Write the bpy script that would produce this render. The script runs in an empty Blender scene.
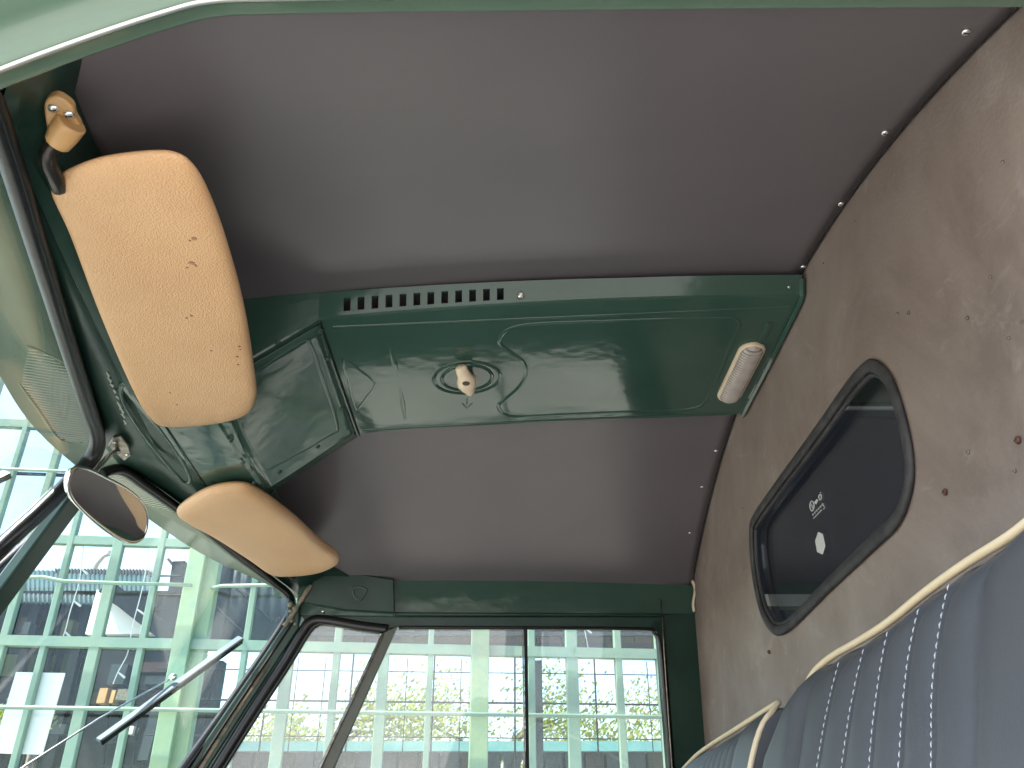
import bpy, bmesh, math, random
from mathutils import Vector, Matrix
random.seed(7)
V = Vector
# ------------------------------------------------------------------ camera model (used to measure the cab from the photograph)
F = 868.0; TH = math.radians(29.5); CS, SN = math.cos(TH), math.sin(TH)
def ray(u, v):
    a = (u-512)/F; b = (384-v)/F
    return V((a, CS-SN*b, SN+CS*b))
def hit(u, v, n, d):
    r = ray(u, v); n = V(n)
    return r*(d/r.dot(n))
def hz(u, v, z): return hit(u, v, (0, 0, 1), z)
def hy(u, v, y): return hit(u, v, (0, 1, 0), y)
def hx(u, v, x): return hit(u, v, (1, 0, 0), x)
GROUND = -1.25
Y0 = 1.07                                   # centre line of the cab
sc = bpy.context.scene
COL = sc.collection
# ------------------------------------------------------------------ materials
def newmat(name):
    m = bpy.data.materials.new(name); m.use_nodes = True
    nt = m.node_tree; b = nt.nodes['Principled BSDF']
    return m, nt, b
def mat(name, col, rough=.5, metal=0, coat=0, spec=.5, noise=None, bump=None, ncol=None, nscale=6, nlo=.4, nhi=.65, rvar=0, sheen=0):
    """procedural surface: base colour, optional second colour mixed in by noise, optional bump (scale, strength, distance)"""
    m, nt, b = newmat(name)
    b.inputs['Base Color'].default_value = (*col, 1); b.inputs['Roughness'].default_value = rough
    b.inputs['Metallic'].default_value = metal; b.inputs['Coat Weight'].default_value = coat
    b.inputs['Coat Roughness'].default_value = .05
    b.inputs['Specular IOR Level'].default_value = spec
    tc = nt.nodes.new('ShaderNodeTexCoord')
    def noise_node(scale, detail=5, rough=.6):
        n = nt.nodes.new('ShaderNodeTexNoise'); n.inputs['Scale'].default_value = scale
        n.inputs['Detail'].default_value = detail; n.inputs['Roughness'].default_value = rough
        nt.links.new(tc.outputs['Object'], n.inputs['Vector']); return n
    if ncol:
        n = noise_node(nscale); r = nt.nodes.new('ShaderNodeValToRGB')
        r.color_ramp.elements[0].position = nlo; r.color_ramp.elements[1].position = nhi
        r.color_ramp.elements[0].color = (*col, 1); r.color_ramp.elements[1].color = (*ncol, 1)
        nt.links.new(n.outputs['Fac'], r.inputs['Fac']); nt.links.new(r.outputs['Color'], b.inputs['Base Color'])
    if rvar:
        n = noise_node(nscale*2.3); mr = nt.nodes.new('ShaderNodeMapRange')
        mr.inputs['To Min'].default_value = max(0, rough-rvar); mr.inputs['To Max'].default_value = rough+rvar
        nt.links.new(n.outputs['Fac'], mr.inputs['Value']); nt.links.new(mr.outputs['Result'], b.inputs['Roughness'])
    if bump:
        kind = bump[3] if len(bump) > 3 else 'noise'
        if kind == 'voronoi':
            n = nt.nodes.new('ShaderNodeTexVoronoi'); n.inputs['Scale'].default_value = bump[0]
            nt.links.new(tc.outputs['Object'], n.inputs['Vector']); o = n.outputs['Distance']
        else:
            n = noise_node(bump[0], 3); o = n.outputs['Fac']
        bp = nt.nodes.new('ShaderNodeBump'); bp.inputs['Strength'].default_value = bump[1]; bp.inputs['Distance'].default_value = bump[2]
        nt.links.new(o, bp.inputs['Height']); nt.links.new(bp.outputs['Normal'], b.inputs['Normal'])
    return m
def glass_mat(name, tint=(1, 1, 1), refl=1.0, dirt=0.0):
    m = bpy.data.materials.new(name); m.use_nodes = True; nt = m.node_tree; nt.nodes.clear()
    out = nt.nodes.new('ShaderNodeOutputMaterial'); mx = nt.nodes.new('ShaderNodeMixShader')
    tr = nt.nodes.new('ShaderNodeBsdfTransparent'); gl = nt.nodes.new('ShaderNodeBsdfGlossy')
    tr.inputs['Color'].default_value = (*tint, 1); gl.inputs['Roughness'].default_value = 0.02
    lw = nt.nodes.new('ShaderNodeLayerWeight'); lw.inputs['Blend'].default_value = .5
    p = nt.nodes.new('ShaderNodeMath'); p.operation = 'POWER'; p.inputs[1].default_value = 5
    q = nt.nodes.new('ShaderNodeMath'); q.operation = 'MULTIPLY_ADD'; q.inputs[1].default_value = .92*refl; q.inputs[2].default_value = .06*refl
    nt.links.new(lw.outputs['Facing'], p.inputs[0]); nt.links.new(p.outputs[0], q.inputs[0])
    nt.links.new(q.outputs[0], mx.inputs['Fac']); nt.links.new(tr.outputs[0], mx.inputs[1]); nt.links.new(gl.outputs[0], mx.inputs[2])
    last = mx
    if dirt:
        df = nt.nodes.new('ShaderNodeBsdfDiffuse'); df.inputs['Color'].default_value = (.6, .6, .57, 1)
        m2 = nt.nodes.new('ShaderNodeMixShader'); n = nt.nodes.new('ShaderNodeTexNoise'); n.inputs['Scale'].default_value = 4
        n.inputs['Detail'].default_value = 8; n.inputs['Roughness'].default_value = .7
        mr = nt.nodes.new('ShaderNodeMapRange'); mr.inputs['From Min'].default_value = .4; mr.inputs['From Max'].default_value = .75
        mr.inputs['To Min'].default_value = dirt*.3; mr.inputs['To Max'].default_value = dirt*1.6
        tc = nt.nodes.new('ShaderNodeTexCoord'); nt.links.new(tc.outputs['Object'], n.inputs['Vector'])
        nt.links.new(n.outputs['Fac'], mr.inputs['Value']); nt.links.new(mr.outputs[0], m2.inputs['Fac'])
        nt.links.new(mx.outputs[0], m2.inputs[1]); nt.links.new(df.outputs[0], m2.inputs[2]); last = m2
    nt.links.new(last.outputs[0], out.inputs['Surface'])
    return m
def fibre_mat():
    m, nt, b = newmat('fibre_board'); tc = nt.nodes.new('ShaderNodeTexCoord'); L = nt.links.new
    def nz(scale, det, rough, stretch=(1, 1, 1), dist=0):
        mp = nt.nodes.new('ShaderNodeMapping'); mp.inputs['Scale'].default_value = stretch; L(tc.outputs['Object'], mp.inputs['Vector'])
        n = nt.nodes.new('ShaderNodeTexNoise'); n.inputs['Scale'].default_value = scale; n.inputs['Detail'].default_value = det; n.inputs['Roughness'].default_value = rough
        n.inputs['Distortion'].default_value = dist; L(mp.outputs[0], n.inputs['Vector']); return n.outputs['Fac']
    def ramp(src, stops):
        r = nt.nodes.new('ShaderNodeValToRGB'); e = r.color_ramp.elements
        e[0].position, e[0].color = stops[0][0], (*stops[0][1], 1); e[1].position, e[1].color = stops[-1][0], (*stops[-1][1], 1)
        for p, c in stops[1:-1]: q = e.new(p); q.color = (*c, 1)
        L(src, r.inputs['Fac']); return r.outputs['Color']
    def mix(a, c, f):
        x = nt.nodes.new('ShaderNodeMix'); x.data_type = 'RGBA'
        L(a, x.inputs[6]); L(c, x.inputs[7]) if hasattr(c, 'links') else setattr(x.inputs[7], 'default_value', c); L(f, x.inputs[0]); return x.outputs[2]
    base = ramp(nz(3.2, 7, .68, dist=.6), [(.32, (.155, .118, .099)), (.45, (.208, .163, .140)), (.57, (.245, .198, .172)), (.70, (.31, .262, .232))])
    scuff = ramp(nz(14, 8, .72, (1, .6, 1), 1.2), [(.56, (0, 0, 0)), (.74, (.45, .45, .45))])
    dark = ramp(nz(7, 7, .72, (1, 1, .8), .3), [(.52, (0, 0, 0)), (.72, (.5, .5, .5))])
    c = mix(base, (.40, .36, .33, 1), scuff); c = mix(c, (.125, .098, .085, 1), dark)
    L(c, b.inputs['Base Color'])
    rr = nt.nodes.new('ShaderNodeMapRange'); rr.inputs['To Min'].default_value = .38; rr.inputs['To Max'].default_value = .75; L(nz(9, 5, .6), rr.inputs['Value']); L(rr.outputs[0], b.inputs['Roughness'])
    bp = nt.nodes.new('ShaderNodeBump'); bp.inputs['Strength'].default_value = .3; bp.inputs['Distance'].default_value = .0012; L(nz(240, 3, .6), bp.inputs['Height']); L(bp.outputs[0], b.inputs['Normal'])
    return m
M = {}
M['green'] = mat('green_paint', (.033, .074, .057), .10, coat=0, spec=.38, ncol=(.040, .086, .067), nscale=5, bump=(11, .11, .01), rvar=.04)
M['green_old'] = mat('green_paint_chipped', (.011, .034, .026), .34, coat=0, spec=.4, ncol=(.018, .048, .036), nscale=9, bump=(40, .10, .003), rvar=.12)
M['green_pale'] = mat('pale_green_paint', (.095, .155, .11), .45, ncol=(.125, .18, .125), nscale=14, bump=(30, .08, .004))  # scoop paint, a lighter green than the cab's
M['green_daylit'] = mat('daylit_green_paint', (.105, .175, .125), .30, coat=.5, ncol=(.12, .195, .14), nscale=6, bump=(14, .05, .01), rvar=.08)  # cab green made paler, daylight on the frame put into the colour
M['chip'] = mat('bare_primer', (.25, .2, .14), .7, ncol=(.07, .09, .07), nscale=60)
M['board'] = mat('headliner_board', (.126, .113, .123), .33, spec=.55, ncol=(.140, .126, .136), nscale=3, bump=(600, .10, .0006), rvar=.05)
M['fibre'] = fibre_mat()
M['rubber'] = mat('black_rubber', (.008, .008, .009), .34, bump=(120, .15, .002), rvar=.1)
M['seal'] = mat('grey_rubber', (.018, .018, .020), .65, bump=(90, .2, .002), ncol=(.05, .048, .048), nscale=30)
M['dark'] = mat('dark_gap', (.008, .008, .009), .8)
M['tan'] = mat('tan_leatherette', (.60, .365, .19), .40, ncol=(.54, .31, .155), nscale=8, nlo=.42, nhi=.75, bump=(560, .38, .0013, 'voronoi'), spec=.45)
M['tanhard'] = mat('tan_plastic', (.58, .35, .15), .35, ncol=(.48, .28, .12), nscale=25)
M['stain'] = mat('leather_stain', (.30, .17, .085), .55)
M['chrome'] = mat('chrome', (.72, .72, .70), .14, metal=1, rvar=.06, nscale=50)
M['glint'] = mat('highlight_metal', (.60, .61, .58), .34, metal=.7, rvar=.08, nscale=30)  # bright metal for the imitated highlight on the gutter ridge
M['steel'] = mat('dull_steel', (.30, .28, .25), .38, metal=.9, ncol=(.16, .12, .09), nscale=90, rvar=.1)
M['mirror'] = mat('mirror_glass', (.70, .70, .68), .02, metal=1)
M['blackmetal'] = mat('worn_black_rod', (.03, .027, .025), .3, metal=.5, ncol=(.2, .14, .08), nscale=120, nlo=.6, nhi=.7)
M['cream'] = mat('cream_plastic', (.74, .62, .45), .35, ncol=(.66, .53, .38), nscale=60)
M['piping'] = mat('cream_vinyl_piping', (.72, .58, .38), .4, bump=(300, .2, .001))
M['vinyl'] = mat('blue_grey_vinyl', (.070, .073, .078), .42, ncol=(.079, .082, .088), nscale=5, bump=(620, .22, .0008), spec=.5)
M['thread'] = mat('white_thread', (.5, .5, .52), .7)
M['lampgroove'] = mat('lamp_lens_groove', (.20, .17, .155), .15, coat=.6)
M['white'] = mat('white_sheet', (.82, .82, .80), .6)
M['etch'] = mat('etched_white', (.50, .52, .50), .6)
M['screw'] = mat('zinc_screw', (.75, .74, .70), .25, metal=.8)
M['rust'] = mat('rusty_hole', (.13, .055, .03), .85, ncol=(.05, .03, .02), nscale=200)
M['navy'] = mat('dark_blue_lining', (.050, .066, .100), .6)
M['ledge'] = mat('grey_green_ledge', (.48, .52, .47), .4)
M['glass'] = glass_mat('window_glass', (.93, .97, .95), 1.0, .004)
M['darkglass'] = glass_mat('tinted_glass', (.72, .76, .80), 1.0, .01)
M['pane'] = glass_mat('pane_glass', (.93, .97, .95), .8, .002)
M['mullion'] = mat('pale_green_steel', (.15, .25, .20), .5, ncol=(.20, .29, .215), nscale=3, bump=(30, .15, .01))
M['post'] = mat('yellow_green_steel', (.24, .33, .18), .5, ncol=(.14, .27, .20), nscale=4, nlo=.35, nhi=.7, bump=(25, .15, .01))
M['black'] = mat('dark_iron', (.014, .017, .02), .7, spec=.15)
M['wood'] = mat('dark_timber', (.010, .011, .014), .7, spec=.15, ncol=(.030, .028, .030), nscale=5)
M['brown'] = mat('brown_boarding', (.060, .036, .034), .7, spec=.15, ncol=(.035, .042, .018), nscale=3, nlo=.35, nhi=.6)
M['sheet'] = mat('grey_sheet_metal', (.055, .068, .075), .5, spec=.15, ncol=(.03, .038, .043), nscale=2.5)
M['roofsheet'] = mat('teal_roof_sheet', (.022, .055, .058), .6, spec=.15, ncol=(.012, .03, .036), nscale=4)
M['turq'] = mat('turquoise_paint', (.13, .36, .37), .5, ncol=(.18, .40, .38), nscale=6)
M['concrete'] = mat('yard_ground', (.42, .40, .36), .85, ncol=(.34, .32, .29), nscale=.8, bump=(15, .3, .02))
M['leafa'] = mat('yellow_green_leaves', (.105, .12, .03), .6, ncol=(.07, .10, .03), nscale=3)
M['leafb'] = mat('green_leaves', (.05, .09, .03), .6, ncol=(.08, .12, .04), nscale=3)
M['bark'] = mat('bark', (.10, .075, .055), .8, bump=(30, .6, .02))
M['lamp'] = mat('lamp_lens', (.46, .42, .39), .12, coat=.7, ncol=(.36, .31, .28), nscale=40)
for k in ('leafa', 'leafb'):                  # leaves let some light through
    nt_ = M[k].node_tree; tr_ = nt_.nodes.new('ShaderNodeBsdfTranslucent'); mx_ = nt_.nodes.new('ShaderNodeMixShader'); mx_.inputs[0].default_value = .5
    tr_.inputs['Color'].default_value = (.34, .40, .07, 1); nt_.links.new(nt_.nodes['Principled BSDF'].outputs[0], mx_.inputs[1]); nt_.links.new(tr_.outputs[0], mx_.inputs[2])
    nt_.links.new(mx_.outputs[0], nt_.nodes['Material Output'].inputs['Surface'])
M['olive'] = mat('olive_grey_bar', (.055, .065, .045), .35, ncol=(.075, .08, .06), nscale=20, rvar=.1)
M['dustyglass'] = glass_mat('dusty_window_glass', (.95, .97, .95), 1.0, .13)
M['blade'] = mat('blue_grey_wiper', (.10, .14, .19), .55, spec=.3)
# ------------------------------------------------------------------ object helpers
def thing(name, label, cat, loc=(0, 0, 0), group=None):
    o = bpy.data.objects.new(name, None); COL.objects.link(o); o.location = loc; o.empty_display_size = .1
    o['label'] = label; o['category'] = cat
    if group: o['group'] = group
    return o
def wloc(o):
    p = V((0, 0, 0))
    while o: p += o.location; o = o.parent
    return p
def finish(name, me, m, parent=None, smooth=False, label=None):
    o = bpy.data.objects.new(name, me); COL.objects.link(o)
    ms = m if isinstance(m, (list, tuple)) else [m]
    for x in ms: me.materials.append(M[x] if isinstance(x, str) else x)
    if smooth:
        for p in me.polygons: p.use_smooth = True
    if parent is not None:
        o.parent = parent
        root = parent
        while root.parent: root = root.parent
        if parent is root: o.matrix_parent_inverse = Matrix.Translation(-root.location)
    if label: o['label'] = label
    return o
def mesh(name, vs, fs):
    me = bpy.data.meshes.new(name); me.from_pydata([tuple(v) for v in vs], [], fs); me.update(); return me
class MB:
    """collects pieces of ONE part"""
    def __init__(s): s.v = []; s.f = []; s.mi = []
    def add(s, vs, fs, mi=0):
        n = len(s.v); s.v += [V(v) for v in vs]; s.f += [tuple(i+n for i in f) for f in fs]; s.mi += [mi]*len(fs)
    def box(s, c, d, R=None, mi=0):
        vs = []
        for x in (-1, 1):
            for y in (-1, 1):
                for z in (-1, 1):
                    p = V((x*d[0]/2, y*d[1]/2, z*d[2]/2))
                    if R: p = R @ p
                    vs.append(V(c)+p)
        s.add(vs, [(0, 1, 3, 2), (4, 6, 7, 5), (0, 4, 5, 1), (2, 3, 7, 6), (0, 2, 6, 4), (1, 5, 7, 3)], mi)
    def bar(s, a, b, w, h, up=(0, 0, 1), mi=0):
        a = V(a); b = V(b); d = (b-a); L = d.length; d.normalize()
        x = d.cross(V(up)).normalized(); z = x.cross(d).normalized()
        R = Matrix((x, d, z)).transposed()
        s.box((a+b)/2, (w, L, h), R, mi)
    def tube(s, pts, r, n=8, closed=False, mi=0, flat=None):
        """tube along pts; r number or list; flat=(normal, factor) squashes it along a normal"""
        pts = [V(p) for p in pts]; N = len(pts); vs = []; fs = []
        prev = None
        for i, p in enumerate(pts):
            if closed: t = pts[(i+1) % N]-pts[i-1]
            else: t = pts[min(i+1, N-1)]-pts[max(i-1, 0)]
            if t.length < 1e-9: t = V((1, 0, 0))
            t.normalize()
            if prev is None:
                a = V((0, 0, 1)) if abs(t.z) < .9 else V((1, 0, 0)); x = t.cross(a).normalized()
            else:
                x = (prev - t*prev.dot(t)).normalized()
            prev = x; y = t.cross(x)
            rr = r[i] if isinstance(r, (list, tuple)) else r
            for k in range(n):
                an = 2*math.pi*k/n; o = (x*math.cos(an)+y*math.sin(an))*rr
                if flat: nn = V(flat[0]).normalized(); o = o-nn*(o.dot(nn)*(1-flat[1]))
                vs.append(p+o)
        for i in range(N if closed else N-1):
            j = (i+1) % N
            for k in range(n):
                k2 = (k+1) % n; fs.append((i*n+k, i*n+k2, j*n+k2, j*n+k))
        if not closed:
            fs.append(tuple(range(n))[::-1]); fs.append(tuple((N-1)*n+k for k in range(n)))
        s.add(vs, fs, mi)
    def prism(s, pts, off, mi=0):
        """closed slab: outline pts pushed along off"""
        n = len(pts); off = V(off); vs = [V(p) for p in pts]+[V(p)+off for p in pts]
        fs = [tuple(range(n)), tuple(range(2*n-1, n-1, -1))]+[(i, n+i, n+(i+1) % n, (i+1) % n) for i in range(n)]
        s.add(vs, fs, mi)
    def sphere(s, c, r, n=10, sc_=(1, 1, 1), R=None, mi=0):
        vs = []; fs = []; c = V(c)
        for i in range(n+1):
            th = math.pi*i/n
            for k in range(2*n):
                ph = math.pi*k/n; p = V((math.sin(th)*math.cos(ph)*sc_[0], math.sin(th)*math.sin(ph)*sc_[1], math.cos(th)*sc_[2]))*r
                if R: p = R @ p
                vs.append(c+p)
        for i in range(n):
            for k in range(2*n):
                k2 = (k+1) % (2*n); fs.append((i*2*n+k, (i+1)*2*n+k, (i+1)*2*n+k2, i*2*n+k2))
        s.add(vs, fs, mi)
    def build(s, name, m, parent=None, smooth=False, label=None, bevel=0, seg=2):
        me = mesh(name, s.v, s.f)
        for p, i in zip(me.polygons, s.mi): p.material_index = i
        bm = bmesh.new(); bm.from_mesh(me); bmesh.ops.remove_doubles(bm, verts=bm.verts, dist=1e-6) if bevel else None
        bmesh.ops.recalc_face_normals(bm, faces=bm.faces); bm.to_mesh(me); bm.free()
        o = finish(name, me, m, parent, smooth, label)
        if bevel:
            b = o.modifiers.new('bevel', 'BEVEL'); b.width = bevel; b.segments = seg; b.limit_method = 'ANGLE'; b.angle_limit = math.radians(35)
            for p in me.polygons: p.use_smooth = True
            me.set_sharp_from_angle(angle=math.radians(50)) if hasattr(me, 'set_sharp_from_angle') else None
        return o
def catmull(P, k=6, closed=False):
    P = [V(p) for p in P]; n = len(P); out = []
    for i in range(n if closed else n-1):
        if closed: a, b, c, d = P[i-1], P[i], P[(i+1) % n], P[(i+2) % n]
        else: a, b, c, d = P[max(i-1, 0)], P[i], P[i+1], P[min(i+2, n-1)]
        for j in range(k):
            t = j/k
            out.append(.5*((2*b)+(c-a)*t+(2*a-5*b+4*c-d)*t*t+(3*b-a-3*c+d)*t**3))
    if not closed: out.append(P[-1])
    return out
def px(L, f): return [f(u, v) for u, v in L]
def smooth2(L, k=6, closed=False):
    return [(p.x, p.y) for p in catmull([V((u, v, 0)) for u, v in L], k, closed)]
def rgrid(fn, nu, nv):
    vs = [fn(i/nu, j/nv) for i in range(nu+1) for j in range(nv+1)]
    fs = [(i*(nv+1)+j, (i+1)*(nv+1)+j, (i+1)*(nv+1)+j+1, i*(nv+1)+j+1) for i in range(nu) for j in range(nv)]
    return vs, fs
def sheet(name, fn, nu, nv, m, parent, thick=.002, up=1, smooth=True):
    """curved sheet with real thickness"""
    vs, fs = rgrid(fn, nu, nv); me = mesh(name, vs, fs); o = finish(name, me, m, parent, smooth)
    s = o.modifiers.new('thick', 'SOLIDIFY'); s.thickness = thick; s.offset = up
    return o
def interp(T, x):
    if x <= T[0][0]: return T[0][1]
    for (a, fa), (b, fb) in zip(T, T[1:]):
        if x <= b: return fa+(fb-fa)*(x-a)/(b-a)
    return T[-1][1]
# ------------------------------------------------------------------ measured cab surfaces
def hw_far(x): return .68-.14*(.37-x)
def roofz(x, y):
    if y > Y0: n = (y-Y0)/max(.3, hw_far(max(x, -.6))); return .674-.158*n*n-.093*(.37-min(x, .37))**2*(1-.6*min(1, n*n))
    else: n = (Y0-y)/.68; z = .674-.135*n**2.2
    return z-.093*(.37-min(x, .37))**2
BX = .37                                     # bulkhead plane
FWN = V((-.14, 1, .13)); FWD = 1.75-.14*.37+.13*.51
def fw(u, v, off=0): return hit(u, v, FWN, FWD+off)
def fwy(x, z): return FWD+.14*x-.13*z
def ductz(x):
    if x > -.24: return .634-.092*(.38-x)**2
    return .634-.092*(.62)**2+.77*(x+.24)
def onduct(u, v, off=0):
    r = ray(u, v); lo, hi = .3, 2.0
    for _ in range(40):
        t = (lo+hi)/2; p = r*t
        if p.z < ductz(p.x)-off: lo = t
        else: hi = t
    return r*lo
def onroof(u, v, off=0):
    r = ray(u, v); lo, hi = .3, 2.2
    for _ in range(40):
        t = (lo+hi)/2; p = r*t
        if p.z < roofz(p.x, p.y)-off: lo = t
        else: hi = t
    return r*lo

van = thing('van_cab', 'green painted cab of an old split-windscreen van seen from its open side door', 'van', (0, Y0, GROUND))
# ---- headliner
XF = [(.34, -.27), (.40, -.30), (.485, -.355), (.6, -.373), (.75, -.43), (1.42, -.43), (1.65, -.344), (1.70, -.25), (1.78, -.235)]
def xf(y): return interp(XF, y)
def hl(s, t):
    y = .36+1.40*t; x0 = xf(y)-.004; x = x0+(BX-x0)*s
    y = min(y, fwy(x, .5)+.022)
    return V((x, y, roofz(x, y)))
headliner = sheet('headliner', hl, 40, 56, 'board', van, .004, 1)
def domescrew(parent, p, n, r=.0035, name='screw', m='screw'):
    n = V(n).normalized(); q = n.to_track_quat('Z', 'Y').to_matrix(); b = MB()
    b.sphere(p, r, 6, (1, 1, .55), q)
    b.bar(V(p)+n*r*.52-q @ V((r*.6, 0, 0)), V(p)+n*r*.52+q @ V((r*.6, 0, 0)), r*.22, r*.16, up=n, mi=1)
    return b.build(name, [m, 'dark'], parent, True)
for u, v in [(966, 32), (885, 133), (841, 204), (803, 267), (716, 451), (702, 487), (690, 533)]:
    domescrew(headliner, onroof(u, v, .0015), (0, 0, -1))
# ---- outer roof
def rs(s, t):
    x = -.52+3.6*s; y = .27+1.62*t; n = (y-1.08)/.81
    return V((x, y, .735-.13*abs(n)**2.6-.093*max(0, .37-x)**2))
roof = sheet('roof_shell', rs, 30, 40, 'green', van, .003, 1)
# ---- bulkhead with a window opening
BW = [(862, 368), (872, 361), (884, 366), (896, 385), (908, 425), (914, 462), (912, 492), (900, 524), (875, 549), (830, 591), (796, 625), (782, 634), (772, 630), (762, 610), (754, 570), (752, 530), (756, 515), (775, 487), (820, 425), (848, 385)]
bwo = smooth2(BW, 5, True)
def onb(u, v, dx=0): return hx(u, v, BX+dx)
def shrink(L, k):
    """offset a closed polyline inwards in its plane (bulkhead plane y,z)"""
    n = len(L); c = sum(L, V((0, 0, 0)))/n; out = []
    for i in range(n):
        t = (L[(i+1) % n]-L[i-1]).normalized(); nn = V((0, -t.z, t.y))
        if nn.dot(c-L[i]) < 0: nn = -nn
        out.append(L[i]+nn*k)
    return out
loop = px(bwo, onb)
ys = [.355+.0352*i for i in range(41)]
outer = [V((BX, y, roofz(BX, y)+.004)) for y in ys]+[V((BX, 1.84, -.2)), V((BX, 1.9, GROUND+.35)), V((BX, .27, GROUND+.35)), V((BX, .31, -.2))]
inner = shrink(loop, .006)
def keyhole(outer, inner):
    i0 = min(range(len(inner)), key=lambda i: -inner[i].z)
    o0 = min(range(len(outer)), key=lambda i: (outer[i]-inner[i0]).length)
    def area(L): return sum(L[i].y*L[(i+1) % len(L)].z-L[(i+1) % len(L)].y*L[i].z for i in range(len(L)))
    if area(outer)*area(inner) > 0: inner = inner[::-1]; i0 = len(inner)-1-i0
    O = outer[o0:]+outer[:o0+1]; I = inner[i0:]+inner[:i0+1]
    return O+I
me = mesh('bulkhead', keyhole(outer, inner), [tuple(range(len(outer)+len(inner)+2))])
bulk = finish('bulkhead', me, 'fibre', van)
bm = bmesh.new(); bm.from_mesh(me); bmesh.ops.triangulate(bm, faces=bm.faces, ngon_method='EAR_CLIP'); bmesh.ops.recalc_face_normals(bm, faces=bm.faces)
bmesh.ops.solidify(bm, geom=bm.faces[:], thickness=.0001) if False else None
bm.to_mesh(me); bm.free()
s = bulk.modifiers.new('thick', 'SOLIDIFY'); s.thickness = .006; s.offset = 0
bulk.location.x += .004
for u, v in [(940, 492)]:
    domescrew(bulk, onb(u, v, -.0045), (-1, 0, 0), .0032, 'rusty_screw', 'rust')
domescrew(bulk, onb(1012, 440, -.0045), (-1, 0, 0), .0032, 'rusty_screw', 'rust')
domescrew(bulk, onb(766, 652, -.0045), (-1, 0, 0), .003, 'rusty_screw', 'rust')
domescrew(bulk, onb(875, 298), (-1, 0, 0), .0032, 'rusty_screw', 'chip')
for u, v, r in [(1009, 471, .0016), (963, 452, .002), (962, 318, .0018), (985, 277, .0015), (904, 313, .002), (893, 314, .0018), (1003, 338, .0015), (1016, 322, .0012), (851, 222, .0015), (820, 263, .0012), (997, 162, .0014), (740, 508, .0012)]:
    domescrew(bulk, onb(u, v, -.0042), (-1, 0, 0), r, 'scuff_mark', 'chip')
# torn lining scrap at the corner of pillar and bulkhead
b = MB(); P = px(smooth2([(692, 580), (695, 590), (693, 603), (694, 612)], 4), lambda u, v: fw(u, v, -.012)); b.tube(P, [.002]+[.0045]*(len(P)-2)+[.002], 6, flat=((1, .4, 0), .35))
b.build('torn_trim', 'cream', van, True)
# edge seam of the headliner
b = MB(); b.tube([V((BX-.003, y, roofz(BX, y)-.0015)) for y in [.37+.0345*i for i in range(40)]], .0008, 5); b.build('headliner_seam', 'dark', van, True)
# ---- bulkhead window
pane = MB(); pi = shrink(loop, .008); pane.prism([p+V((.012, 0, 0)) for p in pi], (.004, 0, 0))
bwin = pane.build('bulkhead_window', 'darkglass', van)
b = MB(); b.tube([p+V((-.002, 0, 0)) for p in shrink(loop, .005)], .0072, 8, True, flat=((1, 0, 0), .5)); b.tube([p+V((.002, 0, 0)) for p in shrink(loop, .014)], .003, 6, True)
b.build('window_seal', 'seal', bwin, True)
# markings on the glass: hexagon sticker, round emblem, small glyphs and two lines of lettering
g = MB(); G = lambda u, v: onb(u, v, .0105)
g.prism(px([(818.5, 532), (823, 534), (825.5, 546), (823, 554.5), (817.5, 552), (815.5, 541)], G), (-.0006, 0, 0)); g.build('hexagon_sticker', 'etch', bwin)
g = MB()
g.tube(px(smooth2([(812, 501), (814, 504), (813.5, 509), (811.5, 511), (810, 507), (810.2, 503)], 3, True), G), .0007, 5, True)
g.tube(px([(811.2, 504), (812.6, 508)], G), .0006, 5)
g.prism(px([(814.5, 502.5), (817, 499), (818.5, 500.5), (816.5, 504.5)], G), (-.0005, 0, 0))
g.tube(px(smooth2([(819, 495.5), (820.8, 494.5), (821.3, 498), (820, 500), (819, 498)], 3, True), G), .0007, 5, True)
g.tube(px([(820.2, 492.5), (820.8, 492.6)], G), .0007, 5)
g.tube(px([(822.5, 503.5), (824.8, 508), (823.4, 509)], G), .0006, 5)
for k in range(6):
    u0 = 812.5+k*1.9; v0 = 515-k*2.0
    g.bar(G(u0, v0-1.2), G(u0+.9, v0+.8), .0008, .0006, up=(1, 0, 0)); g.bar(G(u0-.2, v0), G(u0+1.3, v0-1.4), .0007, .0006, up=(1, 0, 0))
for k in range(5):
    u0 = 813.5+k*1.7; v0 = 518.4-k*1.75
    g.bar(G(u0, v0), G(u0+1.2, v0-1.3), .0009, .0006, up=(1, 0, 0))
g.build('etched_mark', 'etch', bwin)
# ---- load compartment behind the bulkhead (seen through its window)
rc = MB()
rc.add(*rgrid(lambda s, t: V((.39+2.4*s, 1.235+.52*t, .66-.16*t*t)), 2, 8), 0)
rc.add(*rgrid(lambda s, t: V((.39+2.4*s, .33+.9*t, .60+.063*math.sin(t*1.57))), 2, 8), 1)
rc.box((1.6, 1.77, -.22), (2.4, .02, 1.66), mi=0); rc.box((2.85, 1.07, -.1), (.02, 1.5, 1.4), mi=0)
rc.box((1.6, 1.07, GROUND+.34), (2.5, 1.6, .02), mi=0)
rc.box((1.6, .30, -.5), (2.4, .02, .8), mi=0); rc.box((.42, .30, .25), (.08, .02, .72), mi=0); rc.box((2.3, .30, .25), (1.1, .02, .72), mi=0)  # unseen near wall, opening left to let light onto the rear ceiling
rc.bar((.40, 1.737, .478), (2.8, 1.737, .478), .03, .024, mi=2)
rc.bar((.40, 1.232, .652), (2.8, 1.232, .652), .006, .004, mi=2)
load = rc.build('load_compartment', ['navy', 'green_old', 'ledge'], van)
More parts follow.
